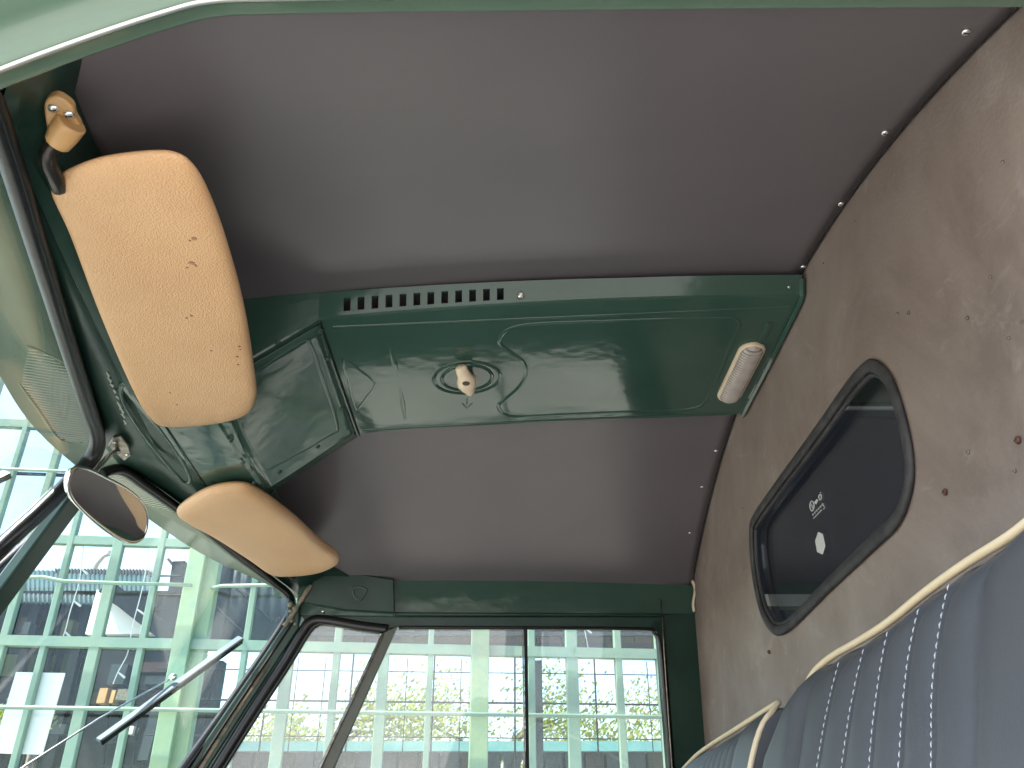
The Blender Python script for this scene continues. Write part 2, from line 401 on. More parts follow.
# ---- overhead duct
DY0, DY1 = .90, 1.22
xs = [-.372+i*.012 for i in range(62)]; xs = sorted([x for x in xs if x < BX-.005 and abs(x+.24) > .004]+[BX-.005, -.24])
def dw(x):                                   # the end of the duct is cut along the bulkhead
    return x
d = MB()
n = len(xs); vs = []; fs = []
prof = lambda x: [(DY0-.018, roofz(x, .88)-.0005), (DY0-.003, ductz(x)+.006), (DY0, ductz(x)+.001), (DY0+.004, ductz(x)), (DY0+.02, ductz(x)-.0005), (1.06, ductz(x)-.001), (DY1-.012, ductz(x)-.0005), (DY1-.004, ductz(x)), (DY1, ductz(x)+.003), (DY1+.002, roofz(x, DY1)+.004)]
# near side wall with real slots
U = [(347+13.94*i) for i in range(12)]
slot = []
for i, u in enumerate(U):
    a = hit(u-3.4, 302.5-.62*i, (0, 1, 0), .890).x; c = hit(u+3.4, 302.5-.62*i, (0, 1, 0), .890).x; slot.append((a, c))
cuts = sorted(set([round(x, 5) for x in xs if not any(a-.002 < x < c+.002 for a, c in slot)]+[round(q, 5) for s_ in slot for q in s_]))
def side(x, t):
    y0, z0 = DY0-.016, roofz(x, .88)-.0005-.007*min(1, max(0, (x+.25)/.4)); y1, z1 = DY0-.003, ductz(x)+.004
    if x < -.24:
        y0 = .882; z0 = roofz(x, .88)+.004
    return V((x, y0+(y1-y0)*t, z0+(z1-z0)*t))
rows = [0, .08, .30, .84, 1.0]
for a, c in zip(cuts, cuts[1:]):
    mid = (a+c)/2; isslot = any(p < mid < q for p, q in slot)
    for r in range(4):
        if isslot and r == 2: continue
        d.add([side(a, rows[r]), side(a, rows[r+1]), side(c, rows[r+1]), side(c, rows[r])], [(0, 1, 2, 3)])
    # slot returns
for a, c in slot:
    for x in (a, c):
        p, q = side(x, .30), side(x, .84); o = V((0, .006, .001)); d.add([p, q, q+o, p+o], [(0, 1, 2, 3)])
    for t in (.30, .84):
        p, q = side(a, t), side(c, t); o = V((0, .006, .001)); d.add([p, q, q+o, p+o], [(0, 1, 2, 3)])
P2 = lambda x: [V((x, y, z)) for y, z in [(DY0-.003, ductz(x)+.004), (DY0-.0018, ductz(x)+.001), (DY0+.003, ductz(x)), (DY0+.03, ductz(x)-.0004), (1.06, ductz(x)-.001), (DY1-.03, ductz(x)-.0004), (DY1-.004, ductz(x)), (DY1, ductz(x)+.003), (DY1+.002, roofz(x, DY1)+.006)]]
vs = []; m_ = 9
for x in xs: vs += P2(x)
for i in range(len(xs)-1):
    for j in range(m_-1): fs.append((i*m_+j, (i+1)*m_+j, (i+1)*m_+j+1, i*m_+j+1))
d.add(vs, fs)
# rear flange against the bulkhead
xe = xs[-1]; e = P2(xe); d.tube([V((xe, .887, ductz(xe)+.020)), V((xe, DY0-.004, ductz(xe)+.001)), V((xe, DY0+.01, ductz(xe)-.002)), V((xe, 1.06, ductz(xe)-.003)), V((xe, DY1, ductz(xe)-.001)), V((xe, DY1+.003, roofz(xe, DY1)))], .004, 6)
# pressed ridges and grooves
N_ = (0, 0, 1)
def ridge(L, r=.003, closed=False, f=.6, sm=5):
    r = r*1.2; d.tube(px(smooth2(L, sm, closed), lambda u, v: onduct(u, v, .0)), r, 8, closed, flat=(N_, f))
S = [(541, 323), (513, 327), (501.5, 335), (500, 343), (511, 352), (523, 361), (526, 372), (520.6, 384), (507, 397), (498.5, 404.6), (501.5, 412), (512, 416), (538, 415.5), (580, 413.5), (630, 411.5), (677, 409.7), (697.7, 406.7), (706, 400), (714, 385), (724, 362), (733, 340), (739, 326), (735, 319), (722, 318), (660, 319), (600, 321)]
ridge(S, .0028, True)
ridge([(333, 327), (400, 324), (560, 317), (700, 311), (790, 307)], .0022)
ridge([(362, 430), (450, 425.5), (580, 419.5), (735, 413.5)], .0025)
ridge([(343, 358), (360, 370), (375, 383), (367, 396), (358, 408), (354, 406), (348, 380)], .0022, True, sm=2)
for L in ([(390, 347), (394, 362), (399, 378)], [(400, 387), (402.5, 403), (405, 419)]):
    d.tube(px(L, onduct), [.002, .0042, .002], 8, flat=(N_, .5)); 
ridge([(770, 322), (757, 350), (735, 395)], .004)
b_ = [(467, 398), (467, 404)]; ridge(b_, .0012, f=1); ridge([(462.5, 403), (467, 408), (472, 403)], .0012, f=1, sm=1)
# dial recess ring
c0 = onduct(467, 377.5); ring = [c0+V((math.cos(a)*.0355, math.sin(a)*.0355, 0)) for a in [i*math.pi/24 for i in range(48)]]
d.tube([V((p.x, p.y, ductz(p.x)-.0005)) for p in ring], .003, 8, True, flat=(N_, .8))
ring2 = [c0+V((math.cos(a)*.047, math.sin(a)*.045, 0)) for a in [i*math.pi/24 for i in range(48)]]
d.tube([V((p.x, p.y, ductz(p.x))) for p in ring2], .0032, 8, True, flat=(N_, .8))
duct = d.build('overhead_duct', 'green', van, True)
md = duct.data; md.set_sharp_from_angle(angle=math.radians(28))
# slits near bulkhead end
b = MB(); b.tube(px([(766, 370), (757, 385), (750, 398)], lambda u, v: onduct(u, v, .0012)), [.001, .0022, .003], 6, flat=(N_, .4)); b.build('paint_chip', 'ledge', duct, True)
# front plate (screwed on)
pl = MB()
def onpl(u, v, o=.003):
    return onduct(u, v, o)
def xline(x, y, o): return V((x, y, ductz(x)-o))
PLX0, PLX1 = -.366, -.240
pv, pf = rgrid(lambda s, t: xline(PLX0+(PLX1-PLX0)*s+ (t-.5)*-.012*0, DY0+.003+(DY1-.006-DY0)*t, .0022), 14, 16); pl.add(pv, pf)
inn = [(262, 366), (301, 341), (310, 344), (320, 372), (337, 424), (328, 436), (271, 468), (262, 466), (246, 440), (236, 415), (240, 385)]
pl.tube(px(smooth2(inn, 4, True), lambda u, v: onpl(u, v, .003)), .0032, 8, True, flat=((-.6, 0, .8), .5))
pl.tube([xline(PLX1, y, .003) for y in (DY0+.003, 1.06, DY1-.003)], .0016, 6)
plate = pl.build('duct_plate', 'green', duct, True); plate.modifiers.new('t', 'SOLIDIFY').thickness = .0015
plate.data.set_sharp_from_angle(angle=math.radians(30))
b = MB(); b.tube([xline(PLX1+.0022, y, .0008) for y in (DY0+.001, 1.06, DY1)], .0011, 5); b.build('joint_gap', 'dark', duct)
for u, v in [(320.6, 331), (328, 359), (342, 409), (348, 428), (318, 447), (280, 472), (243, 463), (254, 483), (278, 343), (231, 440)]:
    domescrew(plate, onpl(u, v, .0045), (.5, 0, -.85), .0038, 'screw', 'green')
domescrew(duct, hit(521, 295, (0, 1, 0), .887), (0, -.8, -.6), .0045); domescrew(duct, hit(789, 287, (0, 1, 0), .887), (0, -.8, -.6), .0018)
# control knob
zk = ductz(c0.x); k = MB()
def kq(u, v, dz): return hz(u, v, zk-dz)
k.tube([c0+V((0, 0, -.001)), c0+V((0, 0, -.006)), kq(466, 378, .020)], [.013, .0105, .0095], 16)
KP = catmull([kq(460.5, 366, .010), kq(462, 371, .014), kq(465, 378, .020), kq(467, 384, .025), kq(469, 389, .028), kq(470, 393.5, .030)], 4)
k.tube(KP, [interp([(0, .0045), (.1, .0065), (.3, .0072), (.5, .0105), (.62, .0105), (.8, .0075), (1, .004)], i/(len(KP)-1))*1.28 for i in range(len(KP))], 14, flat=((0, -.8, -.6), .8))
k.sphere(kq(466, 383.5, .0315), .0042, 8, (1.25, .5, .8), mi=1)
kn = k.build('control_knob', ['cream', 'bark'], duct, True)
# dome lamp
ax0, ax1 = onduct(752, 347), onduct(729, 394)
def capsule(p, q, r, n=10):
    dd = (q-p).normalized(); nn = V((-dd.y, dd.x, 0)); o = []
    for i in range(n+1):
        a = math.pi*i/n; o.append(p+nn*math.cos(a)*r-dd*math.sin(a)*r)
    for i in range(n+1):
        a = math.pi*i/n; o.append(q-nn*math.cos(a)*r+dd*math.sin(a)*r)
    return o
la = V((ax0.x, ax0.y, 0)); lb = V((ax1.x, ax1.y, 0)); zl = ductz(la.x)
dirl = (lb-la).normalized(); R_ = .0185
L0 = la+dirl*.004; L1 = lb-dirl*.004
base = MB(); base.prism([p+V((0, 0, zl+.0005)) for p in capsule(L0, L1, R_)], (0, 0, -.007))
lamp = base.build('dome_lamp', 'cream', van, bevel=.002)
ln = MB(); NS = 52; vs = []; fs = []; nr = 12
nn = V((-dirl.y, dirl.x, 0)); tot = (L1-L0).length+2*(R_-.0035)
for i in range(NS+1):
    s_ = i/NS*tot-(R_-.0035); w = R_-.0035
    if s_ < 0: w = math.sqrt(max(1e-8, w*w-s_*s_))
    if s_ > (L1-L0).length: q = s_-(L1-L0).length; w = math.sqrt(max(1e-8, w*w-q*q))
    for j in range(nr+1):
        a = math.pi*j/nr; rr = .9+.1*math.sin(i*math.pi*.9)
        vs.append(L0+dirl*s_+nn*math.cos(a)*w+V((0, 0, zl-.0065-math.sin(a)*min(w, R_)*.62*(.80+.20*(i % 2)))))
for i in range(NS):
    for j in range(nr): fs.append((i*(nr+1)+j, (i+1)*(nr+1)+j, (i+1)*(nr+1)+j+1, i*(nr+1)+j+1))
ln.add(vs, fs); ln.mi = [(k//nr) % 2 for k in range(len(fs))]; ln.build('lamp_lens', ['lamp', 'lampgroove'], lamp, False)
# ---- windscreen planes
def plane3(a, b, c):
    n = (b-a).cross(c-a).normalized(); return n, n.dot(a)
BN = V((-.527, .99, .503)); BF = V((-.575, 1.147, .503)); LE = V((-.45, 0, -1))
NA = V((-.373, .457, .475)); FA = V((-.43, 1.66, .475))
nN, dN = plane3(BN, NA, BN+LE); nF, dF = plane3(BF, FA, BF+LE)
def wn(u, v): return hit(u, v, nN, dN)
def wf(u, v): return hit(u, v, nF, dF)
sn = smooth2([(-30, 60), (-12, 95), (2, 135), (17, 180), (34, 235), (52, 292), (70, 350), (87, 403), (97, 434), (93, 455), (76, 475), (40, 511), (0, 548), (-80, 630)], 5)
sn3 = px(sn, wn)
sn3.append(wn(-80, 630)+LE*.3)
fs3 = px(smooth2([(-60, 622), (31, 541), (73, 500), (98, 477), (112, 470), (125, 471), (142, 483), (162, 497), (200, 525), (235, 553), (272, 581), (288, 594), (292, 606), (285, 622), (262, 657), (225, 710), (182, 770), (130, 845)], 5), wf)
# panes
nend = V((-.75, .40, -.30)); 
def pane_obj(name, pts, nrm, lab):
    b = MB(); n_ = V(nrm); 
    if n_.x > 0: n_ = -n_
    b.prism([p+n_*.004 for p in pts], n_*.004)
    o = b.build(name, 'glass', van); o['label'] = lab; return o
p1 = sn3+[sn3[0]+(LE*.75)+V((.0, 0, 0))]
w1 = pane_obj('windscreen_pane', p1, nN, 'windscreen half nearest the camera')
w2 = pane_obj('windscreen_pane', fs3+[fs3[0]+LE*.35], nF, 'windscreen half on the far side')
def seal_on(o, pts, nrm, r=.0095):
    b = MB(); b.tube(pts, r, 8); n_ = V(nrm)
    if n_.x < 0: n_ = -n_
    b.tube([p+n_*.006 for p in pts], r*.55, 6)
    b.build('windscreen_seal', 'rubber', o, True)
seal_on(w1, sn3, nN, .0098); seal_on(w2, fs3, nF, .0080)
# centre post
b = MB(); c1 = V((-.560, 1.07, .485)); b.bar(c1+V((-.004, .012, 0)), c1+LE*.9+V((-.004, .012, 0)), .036, .016, up=(1, 0, 0)); b.build('centre_post', 'green_old', van, bevel=.003)
# ---- header above the windscreen (inner panel)
def offs(P, k):
    return P
hn = [p for p in sn3[:46]]
# outline of the windscreen top, from near corner to far corner
WT = [V((-.335, .395, .455))]+[wn(u, v) for u, v in [(-8, 100), (8, 135), (22, 178), (57, 290), (92, 400), (104, 436)]]+[V((-.553, 1.07, .507))]+[wf(u, v) for u, v in [(118, 462), (146, 478), (166, 492), (204, 520), (240, 548), (276, 577), (297, 593)]]+[V((-.40, 1.69, .47))]
RT = [V((-.27, .37, .545))]
def htop(y): return V((xf(y)+.004, y, roofz(xf(y), y)+.001))
# three-line loft: windscreen edge -> rear lower edge of the box -> ceiling
def rear_low(y):
    dd = abs(y-Y0); z = .512-.02*(dd/.6)**2; x = interp([(0, -.372), (.48, -.385), (.6, -.372), (.7, -.30)], dd)
    return V((x, y, z))
cols = []
for p in WT:
    y = p.y; rl = rear_low(y); rl2 = rl+V((.010, 0, .008))
    m1 = p.lerp(rl, .30)+V((0, 0, .004)); m2 = p.lerp(rl, .38)+V((0, 0, -.003)); m3 = p.lerp(rl, .82)+V((0, 0, -.004)); 
    ht = htop(y)+V((.004, 0, 0))
    if abs(y-Y0) < .17: ht = V((-.33, y, .60))
    cols.append([p, m1, m2, m3, rl, rl2, ht])
hb = MB()
def lerpc(c1, c2, t): return [a.lerp(b, t) for a, b in zip(c1, c2)]
fine = []
for c1, c2 in zip(cols, cols[1:]):
    for k in range(4): fine.append(lerpc(c1, c2, k/4))
fine.append(cols[-1])
vs = [p for c in fine for p in c]; m_ = 7
hb.add(vs, [(i*m_+j, (i+1)*m_+j, (i+1)*m_+j+1, i*m_+j+1) for i in range(len(fine)-1) for j in range(m_-1)])
def onh(u, v): return hz(u, v, .506)
header = hb.build('header_panel', 'green_old', van, True); header.data.set_sharp_from_angle(angle=math.radians(25))
s = header.modifiers.new('t', 'SOLIDIFY'); s.thickness = .003; s.offset = 0
# pressed centre panel of the header
hp = MB()
q = [(100, 372), (125, 350), (160, 330), (228, 424), (262, 486), (235, 494), (205, 488)]
pv = px([(123, 366), (232, 424), (258, 486), (207, 488)], lambda u, v: hz(u, v, .497))
hp.prism(px([(118, 385), (170, 360), (232, 424), (260, 487), (208, 489)], lambda u, v: hz(u, v, .499)), (0, 0, .008))
hp.tube(px([(165, 426), (185, 456), (207, 489)], lambda u, v: hz(u, v, .4985)), .002, 6)
hp.build('header_plate', 'green', van, bevel=.003)
r = MB()
r.tube(px(smooth2([(122, 386), (131, 389), (150, 415), (175, 450), (190, 478), (183, 482), (165, 462), (140, 430), (122, 400)], 4, True), lambda u, v: hz(u, v, .500)), .003, 8, True, flat=(N_, .6))
r.build('pressed_rib', 'green', header, True)
r = MB()
for i in range(9):
    u = 107+i*2.2+random.uniform(-1.5, 1.5); v = 372+i*6.0
    a = hz(u, v, .5005); b_ = hz(u+random.uniform(1, 4), v+random.uniform(3, 8), .5005); r.tube([a, (a+b_)/2+V((.002, 0, 0)), b_], [.0006, .0016, .0006], 5)
r.build('cracked_sealant', 'ledge', header, True)
domescrew(header, hz(85, 334, .499), (0, 0, -1), .002); domescrew(header, hz(82, 342, .499), (0, 0, -1), .0016)
# ---- far side: cab side above the door, door, pillar
FO = 0.0
sd = thing  # noqa
def fslab(name, L, m, parent=van, off=0, th=.012, bevel=.0025, label=None):
    b = MB(); b.prism([fw(u, v, off) if isinstance(u, (int, float)) and not isinstance(v, tuple) else v for u, v in L], FWN.normalized()*th); return b.build(name, m, parent, bevel=bevel, label=label)
def P3(x, z, off=0): return V((x, fwy(x, z)+off, z))
# cant rail (fixed body) above the door: glossy band
fslab('cant_rail', [(300, 566), (395, 573), (710, 575), (710, 614), (395, 617), (296, 616), (298, 590)], 'green', off=.001, th=.03)
fslab('rail_strip', [(393, 612), (664, 613.5), (664, 616.5), (393, 616)], 'green_old', off=-.005, th=.01)
# triangular corner box with a pressed recess
cb = fslab('corner_box', [(318, 576), (336, 570), (394, 579), (395, 613), (345, 610), (312, 604), (296, 600)], 'green_old', off=-.014, th=.03)
b = MB(); b.tube(px(smooth2([(353, 589), (358, 587), (366, 589), (365, 594), (360, 600), (355, 597)], 4, True), lambda u, v: fw(u, v, -.015)), .0022, 6, True); b.build('pressed_recess', 'green', cb, True)
for u, v in [(316, 579), (300, 579), (323, 611)]: domescrew(cb, fw(u, v, -.015), (0, -1, 0), .0028)
# torn sealant along the A pillar
b = MB(); P = px(smooth2([(311, 585), (304, 596), (297, 607), (291, 617), (284, 626)], 3), lambda u, v: fw(u, v, -.02)); b.tube(P, [.0035+.0025*((i*7) % 5)/5 for i in range(len(P))], 6, flat=((0, 1, 0), .5)); b.build('old_sealant', 'chip', cb, True)
b = MB()
for i in range(7):
    p = fw(283+random.uniform(-5, 16), 624-i*3.2, -.021); b.sphere(p, random.uniform(.003, .006), 4, (1, .4, random.uniform(.5, 1.2)))
b.build('rust_patch', 'chip', cb, False)
# door skin: frame around vent window and sliding window, as one C-shaped panel
def arc(cx, cy, rx, ry, a0, a1, n=6): return [(cx+rx*math.cos(math.radians(a0+(a1-a0)*i/n)), cy+ry*math.sin(math.radians(a0+(a1-a0)*i/n))) for i in range(n+1)]
fr_out = [(270, 655), (296, 612), (308, 610), (345, 612), (397, 616), (664, 617), (668, 640)]
b = MB()
# top rail of the door
b.prism(px([(300, 609), (397, 616.5), (663, 616.5), (664, 627)]+arc(648, 641, 12, 13, -10, -90)+[(396, 627), (388, 630), (318, 622), (306, 625)], lambda u, v: fw(u, v, .004)), FWN*.03)
door = b.build('side_door', 'green_old', van, bevel=.003)
b = MB(); b.prism([fw(648, 627.6, .004)]+px(arc(648, 641, 12, 13, -85, 0), lambda u, v: fw(u, v, .004))+[P3(.31, .02, .004), P3(.285, -.3, .004), P3(.345, -.3, .004), fw(671, 768, .004), fw(664, 617, .004)], FWN*.03)
b.build('door_pillar', 'green_old', door, bevel=.002)
b = MB(); b.tube([fw(661, 600, .0), fw(664, 650, .0), fw(668, 710, .0), fw(672, 768, .0), P3(.33, -.2, 0)], .0018, 6); b.build('door_edge_strip', 'steel', door, True)
b = MB(); b.tube(px(smooth2([(399, 627.5), (520, 628), (640, 629), (654, 633), (660, 645), (665, 700), (671, 775)], 5), lambda u, v: fw(u, v, .002)), .0035, 6); b.build('window_seal', 'rubber', door, True)
# B pillar fixed body next to bulkhead
b = MB(); b.prism([fw(660, 597, .006), fw(712, 597, .006), V((BX+.01, fwy(BX, .0)+.006, 0)), P3(BX+.01, GROUND+.35, .006), P3(.325, GROUND+.35, .006), P3(.325, -.1, .006), fw(673.5, 768, .006)], FWN*.03); b.build('rear_pillar', 'green_old', van, bevel=.003)
# lower door skin (below the frame of the photograph)
b = MB(); b.prism([P3(-.72, .150, .006), P3(.35, .150, .006), P3(.35, GROUND+.3, .006), P3(-.72, GROUND+.3, .006)], FWN*.03); b.build('door_skin', 'green', door, bevel=.003)
# sash bar between the sliding panes
b = MB(); b.bar(fw(525.5, 626, 0), fw(528, 800, 0), .0065, .008, up=(0, 1, 0)); b.bar(fw(522.6, 626, .004), fw(525, 800, .004), .003, .005, up=(0, 1, 0), mi=1); b.build('sash_bar', ['black', 'steel'], door, bevel=.001)
# vent window divider bar
b = MB(); b.prism(px([(381, 634), (398, 625.5), (334, 768), (305, 832), (289, 832), (318, 768)], lambda u, v: fw(u, v, -.012)), FWN*.024, 0)
b.tube(px([(383, 634), (320, 768), (291, 832)], lambda u, v: fw(u, v, -.015)), .003, 6, mi=1); b.build('vent_window_bar', ['olive', 'steel'], door, bevel=.003)
# vent window seal
b = MB()
vs_ = smooth2([(388, 629.5), (360, 626), (325, 620), (312, 621), (303, 630), (285, 660), (255, 706), (216, 768), (175, 835)], 5)
b.tube(px(vs_, lambda u, v: fw(u, v, -.004)), .0095, 8, flat=((0, 1, 0), .7)); b.tube(px([(u+5, v+4) for u, v in vs_[3:]], lambda u, v: fw(u, v, -.002)), .0045, 6)
b.build('vent_window_seal', 'rubber', door, True)
b = MB(); b.prism(px([(u, v) for u, v in vs_]+[(289, 832)], lambda u, v: fw(u, v, .003)), FWN*.004); b.build('vent_window_pane', 'dustyglass', door)
b = MB(); b.prism(px([(397, 624), (524, 624), (526, 830), (300, 832)], lambda u, v: fw(u, v, .010)), FWN*.004); b.build('window_pane', 'dustyglass', door)
b = MB(); b.prism(px([(526, 624), (662, 624), (678, 830), (528, 830)], lambda u, v: fw(u, v, .016)), FWN*.004); b.build('window_pane', 'dustyglass', door)
# A pillar (far), between the windscreen seal and the vent window seal
def pil(L, m, off, th=.02): 
    b = MB(); b.prism(px(L, lambda u, v: hit(u, v, (.35, 1, 0), 1.505+off)), V((-.2, 1, 0))*th); return b
b = MB(); LP = [(288, 596), (300, 608), (299, 628), (275, 665), (248, 706), (208, 768), (165, 835), (140, 835), (186, 768), (222, 716), (262, 658), (286, 622)]
b.prism(px(LP, lambda u, v: fw(u, v, -.010)), FWN*.05)
ap = b.build('front_pillar', 'green_old', van, bevel=.003)
b = MB(); b.tube(px([(293, 622), (262, 668), (226, 722), (195, 770), (150, 838)], lambda u, v: fw(u, v, -.012)), .0022, 6); b.tube(px([(290, 626), (256, 676), (219, 732), (190, 776)], lambda u, v: fw(u, v, -.0115)), .0016, 6, mi=0)
b.build('pillar_groove', 'dark', ap, True)
b = MB(); b.tube(px([(268, 664), (232, 718), (203, 764), (160, 830)], lambda u, v: fw(u, v, -.0105)), .0045, 6, flat=((0, 1, 0), .2)); b.build('worn_strip', 'chip', ap, True)
# ---- cab floor, front panel and near door sill below the frame (they shade the cab from below)
b = MB(); b.box((-.15, 1.07, GROUND+.34), (1.1, 1.55, .02)); b.box((-.74, 1.07, -.62), (.03, 1.35, .62)); b.box((-.05, .30, GROUND+.30), (.9, .03, .1))
b.build('cab_floor', 'green_old', van)
b = MB(); b.box((-.62, 1.07, -.33), (.22, 1.30, .05)); b.build('dashboard', 'green', van, bevel=.01)
# ---- near door frame with rain gutter
path = [V((1.2, .378, .500)), V((.8, .378, .503)), V((.4, .378, .502)), V((.0, .379, .499)), V((-.15, .380, .497)), V((-.195, .380, .494)), V((-.225, .380, .482)), V((-.27, .380, .457)), V((-.319, .380, .4255)), V((-.40, .378, .365)), V((-.50, .374, .24)), V((-.60, .370, .05)), V((-.70, .360, -.3))]
path = catmull(path, 6)
profn = [(.012, .03), (.004, .012), (.0, .002), (-.003, -.001), (-.0125, -.002), (-.0145, -.0055), (-.0175, -.008), (-.021, -.008), (-.0235, -.005), (-.0255, .001), (-.042, .002), (-.058, .004), (-.070, .008), (-.074, .005), (-.079, .009), (-.083, .055), (-.09, .10)]
vs = []; fs = []
for i, p in enumerate(path):
    t = (path[min(i+1, len(path)-1)]-path[max(i-1, 0)]).normalized(); up = V((0, 1, 0)).cross(t); 
    if up.z < 0 or (abs(up.z) < 1e-3 and up.x > 0): up = -up
    if up.z < 0: up = -up
    for a, c in profn: vs.append(p+V((0, a, 0))+up*c)
m_ = len(profn)
for i in range(len(path)-1):
    for j in range(m_-1): fs.append((i*m_+j, (i+1)*m_+j, (i+1)*m_+j+1, i*m_+j+1))
b = MB(); b.add(vs, fs); gt = MB(); gp = []
for i, p in enumerate(path):
    t = (path[min(i+1, len(path)-1)]-path[max(i-1, 0)]).normalized(); up = V((0, 1, 0)).cross(t)
    if up.z < 0: up = -up
    gp.append(p+V((0, -.0185, 0))+up*(-.0085))
gt.tube(gp, .0023, 10)
nf = b.build('door_frame', 'green_daylit', van, True, label='daylit door frame and rain gutter along the top edge'); s = nf.modifiers.new('t', 'SOLIDIFY'); s.thickness = .0015
gt.build('gutter_highlight', 'glint', nf, True)  # added bright strip that imitates the glint along the ridge
# ---- air scoop above the windscreen, outside
lip = catmull([V((-.425, .475, .478)), V((-.455, .53, .488)), V((-.53, .66, .510)), V((-.618, .906, .525)), V((-.652, 1.10, .530)), V((-.625, 1.32, .525)), V((-.573, 1.54, .515)), V((-.484, 1.67, .497)), V((-.40, 1.76, .475))], 6)
def wtop(y):
    dd = abs(y-Y0)/.6
    return V((-.568+.17*dd, y, .540-.05*dd))
vs = []; fs = []
for p in lip:
    w = wtop(p.y); w.x = min(w.x, -.36) if p.y > .5 else w.x
    q2 = p+V((-.004, 0, .006)); q3 = p+V((.004, 0, .025)); q4 = V((p.x+.07, Y0+(p.y-Y0)*.97, .62-.07*abs((p.y-Y0)/.65)**2)); q5 = V((-.40, Y0+(p.y-Y0)*.96, .665-.10*abs((p.y-Y0)/.65)**2))
    vs += [w+V((.0, 0, .004)), w.lerp(p, .5)+V((0, 0, .010)), p+V((.008, 0, .003)), p, q2, q3, q4, q5]
m_ = 8
for i in range(len(lip)-1):
    for j in range(m_-1): fs.append((i*m_+j, (i+1)*m_+j, (i+1)*m_+j+1, i*m_+j+1))
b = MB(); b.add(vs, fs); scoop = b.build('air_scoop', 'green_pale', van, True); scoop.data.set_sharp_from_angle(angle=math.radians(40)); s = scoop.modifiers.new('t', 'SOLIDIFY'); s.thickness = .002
def grille(outl, z, nsl, ang):
    pts = [hz(u, v, z) for u, v in smooth2(outl, 4, True)]
    b = MB(); b.tube(pts, .003, 6, True, mi=2); b.prism([p+V((0, 0, .004)) for p in pts], (0, 0, .003), 1)
    dx, dy = math.cos(ang), math.sin(ang); nx, ny = -dy, dx
    pr = [p.x*nx+p.y*ny for p in pts]; lo, hi = min(pr), max(pr); n = len(pts)
    for k in range(nsl):
        c = lo+(hi-lo)*(k+.5)/nsl; X = []
        for i in range(n):
            a, e = pts[i], pts[(i+1) % n]; pa, pe = a.x*nx+a.y*ny-c, e.x*nx+e.y*ny-c
            if pa*pe < 0: X.append(a.lerp(e, pa/(pa-pe)))
        if len(X) >= 2: b.bar(X[0], X[1], .0013, .003)
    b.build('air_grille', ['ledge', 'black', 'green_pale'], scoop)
grille([(3, 346), (9, 341), (31, 346), (62, 360), (88, 380), (97, 430), (88, 442), (66, 441), (55, 434), (39, 410), (16, 377)], .533, 36, math.radians(20))
grille([(100, 478), (112, 470), (140, 480), (168, 502), (175, 512), (160, 517), (140, 513), (118, 500)], .530, 26, math.radians(-20))
# ---- wiper outside the far pane
n_ = nF if nF.x < 0 else -nF
def wo(u, v, o=.02): return hit(u, v, nF, dF+(o if nF.x < 0 else -o))
b = MB(); b.bar(wo(99, 741, .022), wo(241, 638, .022), .006, .014, up=n_); b.bar(wo(101, 743, .012), wo(242, 641, .012), .009, .005, up=n_, mi=1)
wp = b.build('wiper', ['blade', 'black'], van, bevel=.0012, label='wiper blade lying across the far windscreen half')
b = MB(); b.tube([wo(-20, 802, .03), wo(25, 766, .03), wo(100, 718, .036), wo(170, 679, .034)], .0018, 6); b.sphere(wo(173, 677, .03), .0075, 6, (1, .6, .8)); b.build('wiper_arm', 'chrome', wp, True)
b = MB(); b.bar(wo(0, 517, .02)+V((0, -.08, 0)), wo(38, 498, .02)+V((0, -.08, 0)), .008, .014, up=n_); b.build('wiper', 'steel', van, bevel=.001, label='wiper blade tip on the near windscreen half')

# ================================================================== fittings that swing or lift away
def pad(name, outline, z, parent, lean=(0, 0), th=.020, base=None):
    """stuffed pad: outline in px projected on a plane, domed both sides"""
    n_pl = V((lean[0], lean[1], 1)); P = [hit(u, v, n_pl, z) for u, v in smooth2(outline, 6, True)]
    c = sum(P, V((0, 0, 0)))/len(P); nn = n_pl.normalized(); vs = []; fs = []; n = len(P)
    prof_ = [(1.0, 0), (.996, .22), (.985, .42), (.965, .62), (.93, .80), (.86, .92), (.72, .985), (.5, 1.0), (.25, 1.0)]
    def ring(k, h, sgn): return [c+(p-c)*(k-(1-k)*0)+nn*(sgn*h*th/2) for p in P]
    rings = [ring(k, h, 1) for k, h in prof_[::-1]]+[ring(k, h, -1) for k, h in prof_[1:]]
    for R in rings: vs += R
    for i in range(len(rings)-1):
        for j in range(n): j2 = (j+1) % n; fs.append((i*n+j, i*n+j2, (i+1)*n+j2, (i+1)*n+j))
    vs.append(c+nn*th/2); vs.append(c-nn*th/2); a = len(vs)-2
    for j in range(n): j2 = (j+1) % n; fs.append((a, j2, j)); fs.append((a+1, (len(rings)-1)*n+j, (len(rings)-1)*n+j2))
    b = MB(); b.add(vs, fs); o = b.build(name, 'tan', parent, True)
    return o, P, c, nn
v1o = [(50, 186), (60, 174), (98, 158), (148, 151), (176, 153), (194, 166), (210, 195), (228, 245), (245, 310), (255, 375), (256, 397), (246, 414), (215, 423), (168, 426), (150, 416), (133, 388), (100, 312), (70, 232)]
ZV = .486
t1 = thing('sun_visor', 'large tan leather sun visor with black stains beside the near windscreen half', 'sun visor', hz(60, 130, .50), 'tan sun visors')
padA, PA, cA, nA = pad('visor_pad', v1o, ZV, t1, th=.017)
